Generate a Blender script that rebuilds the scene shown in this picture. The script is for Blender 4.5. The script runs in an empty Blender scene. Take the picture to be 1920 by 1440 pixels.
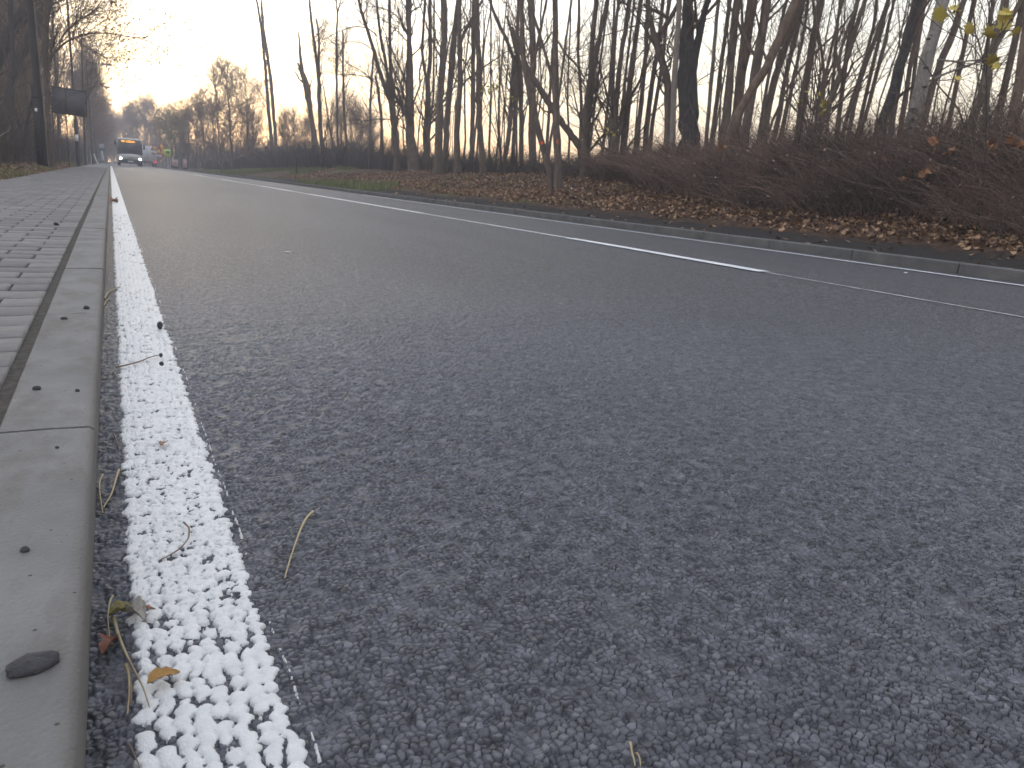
import bpy, math, random
import numpy as np
from mathutils import Vector, Matrix
PI = math.pi
S = bpy.context.scene
COL = S.collection
rng = np.random.default_rng(7)
random.seed(7)

# ---------------------------------------------------------------- camera
EYE = 0.4628
F_PX, ROLL, VPX, VPY = 1442.0, 3.934, 206.2, 296.13
_v = np.array([VPX-960, VPY-720, F_PX]); AY = _v/np.linalg.norm(_v)
_t = math.radians(ROLL)
_n = np.cross(_v, _v+1000*np.array([math.cos(_t), math.sin(_t), 0])); AU = _n/np.linalg.norm(_n)
if AU[1] > 0: AU = -AU
AX = np.cross(AY, AU)
def cw(c):                      # camera direction (x right, y down, z forward) -> world
    c = np.asarray(c, float); return np.array([c@AX, c@AY, c@AU])
R_, D_, F_ = cw([1,0,0]), cw([0,1,0]), cw([0,0,1])
cam = bpy.data.cameras.new('camera'); co = bpy.data.objects.new('camera', cam); COL.objects.link(co)
M = Matrix(((R_[0], -D_[0], -F_[0], 0), (R_[1], -D_[1], -F_[1], 0), (R_[2], -D_[2], -F_[2], EYE), (0,0,0,1)))
co.matrix_world = M
cam.sensor_width = 36; cam.sensor_fit = 'HORIZONTAL'; cam.lens = F_PX/1920*36
cam.clip_start = 0.02; cam.clip_end = 5000
cam.dof.use_dof = True; cam.dof.focus_distance = 1.25; cam.dof.aperture_fstop = 18
S.camera = co
def P(px, py, D):               # a point seen at photo pixel (px,py), D metres along the view axis
    return cw([(px-960)/F_PX*D, (py-720)/F_PX*D, D]) + np.array([0,0,EYE])
def Dx(px, X):                  # view depth at which the column px crosses the plane x = X
    return X/(F_[0] + (px-960)/F_PX*R_[0])

# ---------------------------------------------------------------- sky, sun, exposure
SUN_EL, SUN_AZ = math.radians(3.0), math.radians(0.8)     # azimuth from +Y towards +X
w = bpy.data.worlds.new('World'); S.world = w; w.use_nodes = True
nt = w.node_tree; nt.nodes.clear()
def N(t, nt_=None, **k):
    n = (nt_ or nt).nodes.new(t)
    for a, b in k.items(): setattr(n, a, b)
    return n
wo = N('ShaderNodeOutputWorld'); bgA = N('ShaderNodeBackground'); bgB = N('ShaderNodeBackground'); addw = N('ShaderNodeAddShader')
sky = N('ShaderNodeTexSky', sky_type='NISHITA'); sky.sun_disc = False
sky.sun_elevation = SUN_EL; sky.sun_rotation = SUN_AZ; sky.dust_density = 2.0; sky.air_density = 1.0; sky.ozone_density = 1.5
bgA.inputs[1].default_value = 0.07
nt.links.new(sky.outputs[0], bgA.inputs[0])
# thin bright veil of high cloud: pale overhead, yellow towards the horizon, brightest round the sun
tc = N('ShaderNodeTexCoord'); sep = N('ShaderNodeSeparateXYZ'); nt.links.new(tc.outputs['Generated'], sep.inputs[0])
rp = N('ShaderNodeValToRGB'); nt.links.new(sep.outputs[2], rp.inputs[0])
el = rp.color_ramp.elements
el[0].position = 0.0; el[0].color = (1.0, .52, .20, 1)
el[1].position = 0.05; el[1].color = (1.0, .68, .34, 1)
for p_, c_ in ((.11, (1.0,.85,.60,1)), (.20, (1.0,.96,.86,1)), (.45, (.72,.745,.81,1)), (1.0, (.49,.52,.60,1))):
    e = el.new(p_); e.color = c_
sd = (math.sin(SUN_AZ)*math.cos(SUN_EL), math.cos(SUN_AZ)*math.cos(SUN_EL), math.sin(SUN_EL))
dot = N('ShaderNodeVectorMath', operation='DOT_PRODUCT'); nt.links.new(tc.outputs['Generated'], dot.inputs[0]); dot.inputs[1].default_value = sd
def math_(op, a, b=None, tree=None, clamp=False):
    n = N('ShaderNodeMath', tree, operation=op); n.use_clamp = clamp
    t = (tree or nt)
    for i, x in enumerate((a, b)):
        if x is None: continue
        if isinstance(x, (int, float)): n.inputs[i].default_value = x
        else: t.links.new(x, n.inputs[i])
    return n.outputs[0]
dp = math_('MAXIMUM', dot.outputs['Value'], 0.0)
g1 = math_('MULTIPLY', math_('POWER', dp, 120.0), 1.6)
g2 = math_('MULTIPLY', math_('POWER', dp, 8.0), 0.9)
amb = math_('ADD', math_('ADD', g1, g2), 0.68)
mixc = N('ShaderNodeMix', data_type='RGBA'); mixc.blend_type = 'MIX'
gl = math_('MULTIPLY', math_('POWER', dp, 60.0), 0.5, clamp=True)
nt.links.new(gl, mixc.inputs[0]); nt.links.new(rp.outputs[0], mixc.inputs[6]); mixc.inputs[7].default_value = (1.0, .86, .60, 1)
nt.links.new(mixc.outputs[2], bgB.inputs[0]); low = math_('MULTIPLY', math_('MAXIMUM', math_('SUBTRACT', 1.0, math_('MULTIPLY', sep.outputs[2], 6.0)), 0.0), 0.3)
nt.links.new(math_('MULTIPLY', math_('ADD', amb, low), 1.75), bgB.inputs[1])
nt.links.new(bgA.outputs[0], addw.inputs[0]); nt.links.new(bgB.outputs[0], addw.inputs[1]); nt.links.new(addw.outputs[0], wo.inputs[0])
sl = bpy.data.lights.new('sun', 'SUN'); sl.energy = 0.45; sl.angle = math.radians(10); sl.color = (1.0, .82, .60)
so = bpy.data.objects.new('sun', sl); COL.objects.link(so)
so.rotation_euler = Vector(sd).to_track_quat('Z', 'Y').to_euler()
S.view_settings.view_transform = 'Standard'; S.view_settings.look = 'None'; S.view_settings.gamma = 1; S.view_settings.use_curve_mapping = False
S.view_settings.exposure = 0.48
S.cycles.max_bounces = 6; S.cycles.diffuse_bounces = 2; S.cycles.glossy_bounces = 2; S.cycles.transparent_max_bounces = 8
S.cycles.volume_bounces = 0; S.cycles.use_denoising = True; S.cycles.volume_step_rate = 4.0

# ---------------------------------------------------------------- helpers
def tag(o, label=None, cat=None, group=None, kind=None):
    if label: o['label'] = label
    if cat: o['category'] = cat
    if group: o['group'] = group
    if kind: o['kind'] = kind
    return o
def mesh_np(name, V, faces4=None, faces3=None, smooth=True):
    V = np.asarray(V, np.float32).reshape(-1, 3)
    me = bpy.data.meshes.new(name)
    f4 = np.zeros((0,4), np.int32) if faces4 is None else np.asarray(faces4, np.int32).reshape(-1, 4)
    f3 = np.zeros((0,3), np.int32) if faces3 is None else np.asarray(faces3, np.int32).reshape(-1, 3)
    me.vertices.add(len(V)); me.vertices.foreach_set('co', V.ravel())
    nl = f4.size + f3.size; me.loops.add(nl)
    me.loops.foreach_set('vertex_index', np.concatenate([f4.ravel(), f3.ravel()]))
    me.polygons.add(len(f4)+len(f3))
    ls = np.concatenate([np.arange(len(f4))*4, f4.size+np.arange(len(f3))*3]).astype(np.int32)
    me.polygons.foreach_set('loop_start', ls)
    if smooth: me.polygons.foreach_set('use_smooth', np.ones(len(ls), bool))
    me.update(calc_edges=True); me.validate()
    return me
def link(name, me, mat=None, parent=None):
    o = bpy.data.objects.new(name, me)
    if mat is not None: me.materials.append(mat)
    COL.objects.link(o)
    if parent is not None: o.parent = parent
    return o
def empty(name, loc=(0,0,0), rz=0):
    o = bpy.data.objects.new(name, None); COL.objects.link(o); o.location = loc; o.rotation_euler = (0,0,rz); o.empty_display_size = .1
    return o
class Acc:
    def __init__(s): s.v = []; s.q = []; s.t = []; s.n = 0
    def add(s, V, Q=None, T=None):
        V = np.asarray(V, float).reshape(-1, 3)
        if Q is not None and len(Q): s.q.append(np.asarray(Q, int).reshape(-1,4)+s.n)
        if T is not None and len(T): s.t.append(np.asarray(T, int).reshape(-1,3)+s.n)
        s.v.append(V); s.n += len(V)
    def box(s, x0, x1, y0, y1, z0, z1, M=None):
        V = np.array([(x,y,z) for z in (z0,z1) for y in (y0,y1) for x in (x0,x1)], float)
        if M is not None: V = V@np.asarray(M[0]).T + np.asarray(M[1])
        s.add(V, [(0,2,3,1),(4,5,7,6),(0,1,5,4),(2,6,7,3),(0,4,6,2),(1,3,7,5)])
    def tubes(s, Pt, R, k=5, cap=False):
        Pt = np.asarray(Pt, float); R = np.asarray(R, float)
        if Pt.ndim == 2: Pt = Pt[None]; R = R[None]
        m, n = Pt.shape[:2]
        if m == 0: return
        T = np.gradient(Pt, axis=1); T /= np.linalg.norm(T, axis=2, keepdims=True)+1e-9
        mt = T.mean(1); ref = np.where((np.abs(mt[:,2:3]) > .75), np.array([[1.,.1,0]]), np.array([[0,.05,1.]]))[:,None,:]
        A = np.cross(T, ref); A /= np.linalg.norm(A, axis=2, keepdims=True)+1e-9
        B = np.cross(T, A)
        a = np.arange(k)*2*PI/k
        V = Pt[:,:,None,:] + R[:,:,None,None]*(np.cos(a)[None,None,:,None]*A[:,:,None,:] + np.sin(a)[None,None,:,None]*B[:,:,None,:])
        i = np.arange(m)[:,None,None]*n*k; j = np.arange(n-1)[None,:,None]*k; c = np.arange(k)[None,None,:]; c2 = (c+1) % k
        Q = np.stack([i+j+c, i+j+c2, i+j+k+c2, i+j+k+c], -1).reshape(-1,4)
        s.add(V.reshape(-1,3), Q)
        if cap:
            for q in range(m):
                for jj in (0, n-1):
                    s.add(np.vstack([V[q,jj], Pt[q,jj]]), None, [(x, (x+1) % k, k) for x in range(k)])
    def disc(s, c, nrm, r, k=16, th=0.0):
        nrm = np.array(nrm, float); nrm /= np.linalg.norm(nrm)
        s.tubes(np.array([np.array(c)-nrm*th/2, np.array(c)+nrm*th/2]), np.array([r, r]), k, cap=True)
    def mesh(s, name, smooth=True):
        V = np.vstack(s.v) if s.v else np.zeros((0,3))
        return mesh_np(name, V, np.vstack(s.q) if s.q else None, np.vstack(s.t) if s.t else None, smooth)
    def build(s, name, mat, parent=None, smooth=True):
        return link(name, s.mesh(name, smooth), mat, parent)

def new_mat(name):
    m = bpy.data.materials.new(name); m.use_nodes = True; t = m.node_tree; t.nodes.clear()
    o = t.nodes.new('ShaderNodeOutputMaterial'); b = t.nodes.new('ShaderNodeBsdfPrincipled'); t.links.new(b.outputs[0], o.inputs[0])
    return m, t, b
def mat(name, c1, c2=None, scale=5, rough=.8, bump=0, bscale=None, detail=4, stretch=None, emit=None, estr=0, metal=0, spec=None, obj=False):
    m, t, b = new_mat(name)
    b.inputs['Roughness'].default_value = rough; b.inputs['Metallic'].default_value = metal
    if spec is not None: b.inputs['Specular IOR Level'].default_value = spec
    b.inputs['Base Color'].default_value = (*c1, 1)
    tcn = N('ShaderNodeTexCoord', t); vec = tcn.outputs['Object']
    if stretch:
        mp = N('ShaderNodeMapping', t); mp.inputs['Scale'].default_value = stretch; t.links.new(vec, mp.inputs[0]); vec = mp.outputs[0]
    if c2:
        nz = N('ShaderNodeTexNoise', t); nz.inputs['Scale'].default_value = scale; nz.inputs['Detail'].default_value = detail; t.links.new(vec, nz.inputs[0])
        r = N('ShaderNodeValToRGB', t); r.color_ramp.elements[0].position = .33; r.color_ramp.elements[1].position = .67
        r.color_ramp.elements[0].color = (*c1,1); r.color_ramp.elements[1].color = (*c2,1)
        t.links.new(nz.outputs[0], r.inputs[0]); t.links.new(r.outputs[0], b.inputs['Base Color'])
    if bump:
        nb = N('ShaderNodeTexNoise', t); nb.inputs['Scale'].default_value = bscale or scale*3; nb.inputs['Detail'].default_value = 5; t.links.new(vec, nb.inputs[0])
        bp = N('ShaderNodeBump', t); bp.inputs['Strength'].default_value = bump; bp.inputs['Distance'].default_value = .02
        t.links.new(nb.outputs[0], bp.inputs['Height']); t.links.new(bp.outputs[0], b.inputs['Normal'])
    if emit: b.inputs['Emission Color'].default_value = (*emit,1); b.inputs['Emission Strength'].default_value = estr
    return m
def rand_mat(name, cols, rough=.8, spec=.3, bump=False):
    """albedo picked per face by the 'rand' attribute"""
    m, t, b = new_mat(name); b.inputs['Roughness'].default_value = rough; b.inputs['Specular IOR Level'].default_value = spec
    a = N('ShaderNodeAttribute', t); a.attribute_name = 'rand'
    r = N('ShaderNodeValToRGB', t); e = r.color_ramp.elements
    for i, c in enumerate(cols):
        p = i/(len(cols)-1)
        x = e[0] if i == 0 else (e[1] if i == len(cols)-1 else e.new(p)); x.position = p; x.color = (*c,1)
    t.links.new(a.outputs['Fac'], r.inputs[0]); t.links.new(r.outputs[0], b.inputs['Base Color'])
    return m
def hash_tab(seed): return np.random.default_rng(seed).random((512,512))
HT = [hash_tab(i) for i in range(8)]
def vnoise(x, y, t=0):          # value noise 0..1
    xi = np.floor(x).astype(int); yi = np.floor(y).astype(int); fx = x-xi; fy = y-yi
    fx = fx*fx*(3-2*fx); fy = fy*fy*(3-2*fy); T = HT[t]
    g = lambda a, b: T[a % 512, b % 512]
    return (g(xi,yi)*(1-fx)+g(xi+1,yi)*fx)*(1-fy) + (g(xi,yi+1)*(1-fx)+g(xi+1,yi+1)*fx)*fy
def voro(x, y):                 # F1, F2, cell random
    xi = np.floor(x).astype(int); yi = np.floor(y).astype(int)
    F1 = np.full(x.shape, 9.); F2 = np.full(x.shape, 9.); cr = np.zeros(x.shape); dxr = np.zeros(x.shape)
    for a in (-1,0,1):
        for b in (-1,0,1):
            ci, cj = (xi+a) % 512, (yi+b) % 512
            px = xi+a+.12+.76*HT[1][ci,cj]; py = yi+b+.12+.76*HT[2][ci,cj]
            d = np.hypot(x-px, y-py)
            near = d < F1
            F2 = np.where(near, F1, np.minimum(F2, d))
            cr = np.where(near, HT[3][ci,cj], cr)
            dxr = np.where(near, (x-px)*(HT[4][ci,cj]-.5)+(y-py)*(HT[5][ci,cj]-.5), dxr)
            F1 = np.where(near, d, F1)
    return F1, F2, cr, dxr
def sstep(a, b, x):
    t = np.clip((x-a)/(b-a), 0, 1); return t*t*(3-2*t)
def grid_faces(nr, nc):
    i = np.arange(nr-1)[:,None]*nc + np.arange(nc-1)[None,:]
    return np.stack([i, i+1, i+nc+1, i+nc], -1).reshape(-1,4)
def set_attr(me, name, vals):
    a = me.attributes.new(name, 'FLOAT', 'POINT'); a.data.foreach_set('value', np.asarray(vals, np.float32).ravel())

# ---------------------------------------------------------------- terrain profile
XC, XR = 3.482, 5.84
def zp(Y):
    Y = np.asarray(Y, float)
    return np.where(Y < 5, 0, np.where(Y < 40, -.0028*(Y-5), -.098-.0037*(np.minimum(Y,260)-40)))
def zroad(X, Y):
    return zp(Y) + np.where(X < XC, .0167*X, .0167*XC-.0125*(X-XC))
KZ = 0.070                       # kerb top
def G(X, Y):
    X = np.asarray(X, float); Y = np.asarray(Y, float)
    r = np.interp(X, [XR+.12, 6.5, 7.0, 8.0, 9.0, 10.0, 12, 16, 60, 600], [.085, .10, .14, .33, .58, .78, .90, .88, .7, -1.5])
    far = np.interp(Y, [-50, 38, 75, 300], [1, 1, .35, .35])
    r = .09 + (r-.09)*far
    l = np.interp(-X, [1.44, 1.9, 3, 6, 14, 60, 600], [KZ-.02, .12, .22, .42, .8, 1.2, 0])
    z = np.where(X > XR, r, np.where(X < -1.43, l, -.16))
    n = (vnoise(X*.9+40, Y*.9+40, 6)-.5)*.10 + (vnoise(X*3.1+10, Y*3.1, 7)-.5)*.04
    k = np.clip(np.where(X > 0, (X-6.6)/1.0, (-X-1.7)/1.0), 0, 1)
    return zp(Y) + z + n*k

# ---------------------------------------------------------------- materials
def asphalt_mat():
    m, t, b = new_mat('asphalt')
    L = t.links.new
    tcn = N('ShaderNodeTexCoord', t); O = tcn.outputs['Object']
    at = N('ShaderNodeAttribute', t); at.attribute_name = 'rand'
    cd = N('ShaderNodeAttribute', t); cd.attribute_name = 'detail'
    v = N('ShaderNodeTexVoronoi', t); v.inputs['Scale'].default_value = 120; L(O, v.inputs[0])
    v2 = N('ShaderNodeTexVoronoi', t, feature='DISTANCE_TO_EDGE'); v2.inputs['Scale'].default_value = 120; L(O, v2.inputs[0])
    sc = N('ShaderNodeSeparateColor', t); L(v.outputs['Color'], sc.inputs[0])
    mx = N('ShaderNodeMix', t, data_type='FLOAT'); L(cd.outputs['Fac'], mx.inputs[0]); L(sc.outputs[0], mx.inputs[2]); L(at.outputs['Fac'], mx.inputs[3])
    r = N('ShaderNodeValToRGB', t); e = r.color_ramp.elements
    e[0].position = 0; e[0].color = (.014,.015,.018,1); e[1].position = 1; e[1].color = (.115,.112,.115,1)
    x = e.new(.27); x.color = (.056,.057,.062,1); x = e.new(.85); x.color = (.088,.087,.092,1)
    L(mx.outputs[0], r.inputs[0])
    big = N('ShaderNodeTexNoise', t); big.inputs['Scale'].default_value = .9; big.inputs['Detail'].default_value = 6
    mp = N('ShaderNodeMapping', t); mp.inputs['Scale'].default_value = (1.2, .25, 1); L(O, mp.inputs[0]); L(mp.outputs[0], big.inputs[0])
    hs = N('ShaderNodeMapRange', t); hs.inputs[1].default_value = .3; hs.inputs[2].default_value = .7; hs.inputs[3].default_value = .84; hs.inputs[4].default_value = 1.16
    L(big.outputs[0], hs.inputs[0])
    g1_ = N('ShaderNodeTexNoise', t); g1_.inputs['Scale'].default_value = 48; g1_.inputs['Detail'].default_value = 5; g1_.inputs['Roughness'].default_value = .75; L(O, g1_.inputs[0])
    mpg = N('ShaderNodeMapping', t); mpg.inputs['Scale'].default_value = (1, .32, 1); L(O, mpg.inputs[0])
    g2_ = N('ShaderNodeTexNoise', t); g2_.inputs['Scale'].default_value = 95; g2_.inputs['Detail'].default_value = 3; g2_.inputs['Roughness'].default_value = .8; L(mpg.outputs[0], g2_.inputs[0])
    gm2 = N('ShaderNodeMapRange', t); gm2.inputs[1].default_value = .38; gm2.inputs[2].default_value = .62; gm2.inputs[3].default_value = .55; gm2.inputs[4].default_value = 1.5; L(g2_.outputs[0], gm2.inputs[0])
    gmx = N('ShaderNodeMix', t, data_type='FLOAT'); L(cd.outputs['Fac'], gmx.inputs[0]); L(gm2.outputs[0], gmx.inputs[2]); gmx.inputs[3].default_value = 1.0
    gm = N('ShaderNodeMapRange', t); gm.inputs[1].default_value = .36; gm.inputs[2].default_value = .64; gm.inputs[3].default_value = .50; gm.inputs[4].default_value = 1.62; L(g1_.outputs[0], gm.inputs[0])
    ce = N('ShaderNodeMapRange', t); ce.inputs[1].default_value = 0.0; ce.inputs[2].default_value = .16; ce.inputs[3].default_value = .25; ce.inputs[4].default_value = 1.12; L(v2.outputs['Distance'], ce.inputs[0])
    cm_ = N('ShaderNodeMix', t, data_type='FLOAT'); L(cd.outputs['Fac'], cm_.inputs[0]); L(ce.outputs[0], cm_.inputs[2]); cm_.inputs[3].default_value = 1.0
    vm = N('ShaderNodeVectorMath', t, operation='SCALE'); L(r.outputs[0], vm.inputs[0]); L(math_('MULTIPLY', math_('MULTIPLY', math_('MULTIPLY', hs.outputs[0], gm.outputs[0], t), cm_.outputs[0], t), gmx.outputs[0], t), vm.inputs['Scale'])
    tint = N('ShaderNodeVectorMath', t, operation='MULTIPLY'); L(vm.outputs[0], tint.inputs[0]); tint.inputs[1].default_value = (1.03, 1.07, 1.17)
    L(tint.outputs[0], b.inputs['Base Color'])
    rr = N('ShaderNodeMapRange', t); rr.inputs[3].default_value = .46; rr.inputs[4].default_value = .60; L(mx.outputs[0], rr.inputs[0]); L(rr.outputs[0], b.inputs['Roughness'])
    b.inputs['Specular IOR Level'].default_value = .5
    h = math_('MINIMUM', math_('MULTIPLY', v2.outputs['Distance'], 3.0, t), .5, t)
    h2 = math_('ADD', h, math_('MULTIPLY', sc.outputs[1], .5, t), t)
    nf = N('ShaderNodeTexNoise', t); nf.inputs['Scale'].default_value = 700; nf.inputs['Detail'].default_value = 3; L(O, nf.inputs[0])
    b1 = N('ShaderNodeBump', t); b1.inputs['Distance'].default_value = .006
    inv = math_('SUBTRACT', 1.0, cd.outputs['Fac'], t)
    L(math_('MULTIPLY', inv, 1.0, t), b1.inputs['Strength']); L(h2, b1.inputs['Height'])
    b2 = N('ShaderNodeBump', t); b2.inputs['Distance'].default_value = .0006; b2.inputs['Strength'].default_value = .6
    L(nf.outputs[0], b2.inputs['Height']); L(b1.outputs[0], b2.inputs['Normal']); L(b2.outputs[0], b.inputs['Normal'])
    return m
M_ASPH = asphalt_mat()
M_PAINT = mat('line_paint', (.58,.585,.58), (.67,.675,.67), 60, .55, .25, 500)
M_THINLINE = mat('thin_line_paint', (.62,.64,.68), (.85,.86,.88), 9, .5, .3, 300)
M_JOINT = mat('seam_dust', (.38,.38,.39), (.55,.54,.54), 14, .8, .3, 200)
def kerb_mat():
    m = mat('kerb_concrete', (.145,.144,.143), (.195,.193,.190), 9, .8, .35, 220, detail=9); t = m.node_tree; L = t.links.new
    b = next(n for n in t.nodes if n.type == 'BSDF_PRINCIPLED'); src = b.inputs['Base Color'].links[0].from_socket
    tcn = N('ShaderNodeTexCoord', t); O = tcn.outputs['Object']; mp = N('ShaderNodeMapping', t); mp.inputs['Scale'].default_value = (1, .55, 1); L(O, mp.inputs[0])
    nz = N('ShaderNodeTexNoise', t); nz.inputs['Scale'].default_value = 11; nz.inputs['Detail'].default_value = 6; nz.inputs['Roughness'].default_value = .65; L(mp.outputs[0], nz.inputs[0])
    mr = N('ShaderNodeMapRange', t); mr.inputs[1].default_value = .48; mr.inputs[2].default_value = .66; mr.inputs[4].default_value = .75; L(nz.outputs[0], mr.inputs[0])
    sp = N('ShaderNodeSeparateXYZ', t); L(O, sp.inputs[0]); ed = N('ShaderNodeMapRange', t); ed.inputs[1].default_value = -.062; ed.inputs[2].default_value = -.046; ed.inputs[4].default_value = .6; L(sp.outputs[0], ed.inputs[0])
    mx = N('ShaderNodeMix', t, data_type='RGBA'); L(math_('MAXIMUM', mr.outputs[0], ed.outputs[0], t), mx.inputs[0]); L(src, mx.inputs[6]); mx.inputs[7].default_value = (.11,.098,.085,1); L(mx.outputs[2], b.inputs['Base Color'])
    v = N('ShaderNodeTexVoronoi', t); v.inputs['Scale'].default_value = 42; L(O, v.inputs[0]); lt = N('ShaderNodeMath', t, operation='LESS_THAN'); L(v.outputs['Distance'], lt.inputs[0]); lt.inputs[1].default_value = .075
    m2 = N('ShaderNodeMix', t, data_type='RGBA'); L(lt.outputs[0], m2.inputs[0]); L(mx.outputs[2], m2.inputs[6]); m2.inputs[7].default_value = (.05,.045,.04,1); L(m2.outputs[2], b.inputs['Base Color'])
    return m
M_KERB = kerb_mat()
M_KERBR = mat('far_kerb_concrete', (.075,.075,.077), (.125,.124,.124), 5, .85, .3, 60)
M_PAVE = None
def paver_mat():
    m, t, b = new_mat('paver_concrete'); L = t.links.new
    a = N('ShaderNodeAttribute', t); a.attribute_name = 'rand'
    r = N('ShaderNodeValToRGB', t); e = r.color_ramp.elements
    e[0].color = (.105,.102,.102,1); e[1].color = (.165,.158,.155,1); x = e.new(.5); x.color = (.132,.127,.125,1)
    L(a.outputs['Fac'], r.inputs[0])
    tcn = N('ShaderNodeTexCoord', t); nz = N('ShaderNodeTexNoise', t); nz.inputs['Scale'].default_value = 30; nz.inputs['Detail'].default_value = 6; L(tcn.outputs['Object'], nz.inputs[0])
    mr = N('ShaderNodeMapRange', t); mr.inputs[1].default_value = .3; mr.inputs[2].default_value = .7; mr.inputs[3].default_value = .85; mr.inputs[4].default_value = 1.15; L(nz.outputs[0], mr.inputs[0])
    vm = N('ShaderNodeVectorMath', t, operation='SCALE'); L(r.outputs[0], vm.inputs[0]); L(mr.outputs[0], vm.inputs['Scale']); L(vm.outputs[0], b.inputs['Base Color'])
    b.inputs['Roughness'].default_value = .78
    n2 = N('ShaderNodeTexNoise', t); n2.inputs['Scale'].default_value = 260; L(tcn.outputs['Object'], n2.inputs[0])
    bp = N('ShaderNodeBump', t); bp.inputs['Strength'].default_value = .35; bp.inputs['Distance'].default_value = .003; L(n2.outputs[0], bp.inputs['Height']); L(bp.outputs[0], b.inputs['Normal'])
    return m
M_PAVE = paver_mat()
M_SAND = mat('joint_sand', (.035,.031,.027), (.085,.075,.062), 60, .95, .5, 300)
M_BARK = mat('bark', (.070,.053,.043), (.145,.112,.090), 6, .9, .7, 22, stretch=(3,3,.5))
M_BARKR = mat('reddish_bark', (.085,.058,.044), (.17,.12,.09), 6, .9, .6, 22, stretch=(3,3,.5))
M_BARKD = mat('dark_bark', (.026,.023,.022), (.055,.048,.045), 6, .9, .9, 18, stretch=(3,3,.5))
M_BARKP = mat('pale_bark', (.13,.11,.098), (.22,.19,.165), 5, .85, .5, 22, stretch=(3,3,.6))
M_TWIG = mat('twig_bark', (.070,.050,.038), (.125,.092,.070), 3, .85)
M_TWIGR = mat('distant_twig', (.19,.125,.09), (.28,.20,.145), .4, .9)  # far twigs given a lighter colour to stand in for backlight and haze
M_STEM = rand_mat('thicket_stem', [(.045,.032,.028), (.115,.074,.060), (.20,.13,.10), (.32,.23,.18)])
M_STEMG = rand_mat('grey_thicket_stem', [(.05,.042,.038), (.09,.073,.065), (.13,.105,.092)])
M_LEAF = rand_mat('fallen_leaf', [(.055,.028,.022), (.12,.050,.034), (.19,.078,.046), (.25,.115,.065), (.42,.27,.16)], .7)
M_YLEAF = rand_mat('yellow_leaf', [(.42,.36,.07), (.56,.50,.12), (.50,.40,.10)], .6)
M_OLEAF = rand_mat('rust_leaf', [(.25,.09,.04), (.38,.16,.06), (.42,.22,.10)], .6)
M_GRASS = rand_mat('grass_blade', [(.07,.085,.03), (.13,.14,.05), (.22,.20,.09), (.28,.23,.13)], .7)
def ground_mat():
    m, t, b = new_mat('forest_ground'); L = t.links.new
    tcn = N('ShaderNodeTexCoord', t); O = tcn.outputs['Object']
    n1 = N('ShaderNodeTexNoise', t); n1.inputs['Scale'].default_value = 14; n1.inputs['Detail'].default_value = 8; L(O, n1.inputs[0])
    r = N('ShaderNodeValToRGB', t); e = r.color_ramp.elements
    e[0].position = .3; e[0].color = (.035,.024,.018,1); e[1].position = .7; e[1].color = (.15,.085,.050,1); x = e.new(.5); x.color = (.085,.052,.034,1)
    L(n1.outputs[0], r.inputs[0])
    # bare dark soil strip behind the far kerb
    sp = N('ShaderNodeSeparateXYZ', t); L(O, sp.inputs[0])
    n3 = N('ShaderNodeTexNoise', t); n3.inputs['Scale'].default_value = 5; L(O, n3.inputs[0])
    xx = math_('ADD', sp.outputs[0], math_('MULTIPLY', math_('SUBTRACT', n3.outputs[0], .5, t), .6, t), t)
    s = N('ShaderNodeMapRange', t); s.inputs[1].default_value = 6.95; s.inputs[2].default_value = 7.2; L(xx, s.inputs[0])
    n4 = N('ShaderNodeTexNoise', t); n4.inputs['Scale'].default_value = 60; n4.inputs['Detail'].default_value = 6; L(O, n4.inputs[0])
    r4 = N('ShaderNodeValToRGB', t); r4.color_ramp.elements[0].color = (.012,.011,.011,1); r4.color_ramp.elements[1].color = (.055,.048,.044,1); L(n4.outputs[0], r4.inputs[0])
    lx = N('ShaderNodeMath', t, operation='LESS_THAN'); L(sp.outputs[0], lx.inputs[0]); lx.inputs[1].default_value = 0
    fac = math_('MAXIMUM', s.outputs[0], lx.outputs[0], t)
    m1 = N('ShaderNodeMix', t, data_type='RGBA'); L(fac, m1.inputs[0]); L(r4.outputs[0], m1.inputs[6]); L(r.outputs[0], m1.inputs[7])
    # mossy green patches
    n5 = N('ShaderNodeTexNoise', t); n5.inputs['Scale'].default_value = .35; n5.inputs['Detail'].default_value = 3; L(O, n5.inputs[0])
    g = N('ShaderNodeMapRange', t); g.inputs[1].default_value = .55; g.inputs[2].default_value = .68; L(n5.outputs[0], g.inputs[0])
    m2 = N('ShaderNodeMix', t, data_type='RGBA'); L(math_('MULTIPLY', g.outputs[0], math_('MULTIPLY', fac, .7, t), t), m2.inputs[0]); L(m1.outputs[2], m2.inputs[6]); m2.inputs[7].default_value = (.10,.12,.04,1)
    L(m2.outputs[2], b.inputs['Base Color']); b.inputs['Roughness'].default_value = .95; b.inputs['Specular IOR Level'].default_value = .2
    bp = N('ShaderNodeBump', t); bp.inputs['Strength'].default_value = .8; bp.inputs['Distance'].default_value = .04; L(n4.outputs[0], bp.inputs['Height']); L(bp.outputs[0], b.inputs['Normal'])
    return m
M_GROUND = ground_mat()
# ---------------------------------------------------------------- ground sheet
xs = np.unique(np.concatenate([-np.geomspace(1.9, 300, 44)[::-1], [-1.8,-1.7,-1.6,-1.5,-1.44,-1.42, 0, XR-.01, XR+.012, XR+.1], np.linspace(5.96, 16, 80), np.geomspace(16.3, 300, 34)]))
ys = np.unique(np.concatenate([-np.geomspace(2, 300, 14)[::-1], np.linspace(-1.5, 45, 240), np.geomspace(45.5, 330, 50)]))
XX, YY = np.meshgrid(xs, ys)
link('ground', mesh_np('ground', np.stack([XX, YY, G(XX, YY)], -1), grid_faces(len(ys), len(xs))), M_GROUND)['kind'] = 'structure'

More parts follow.
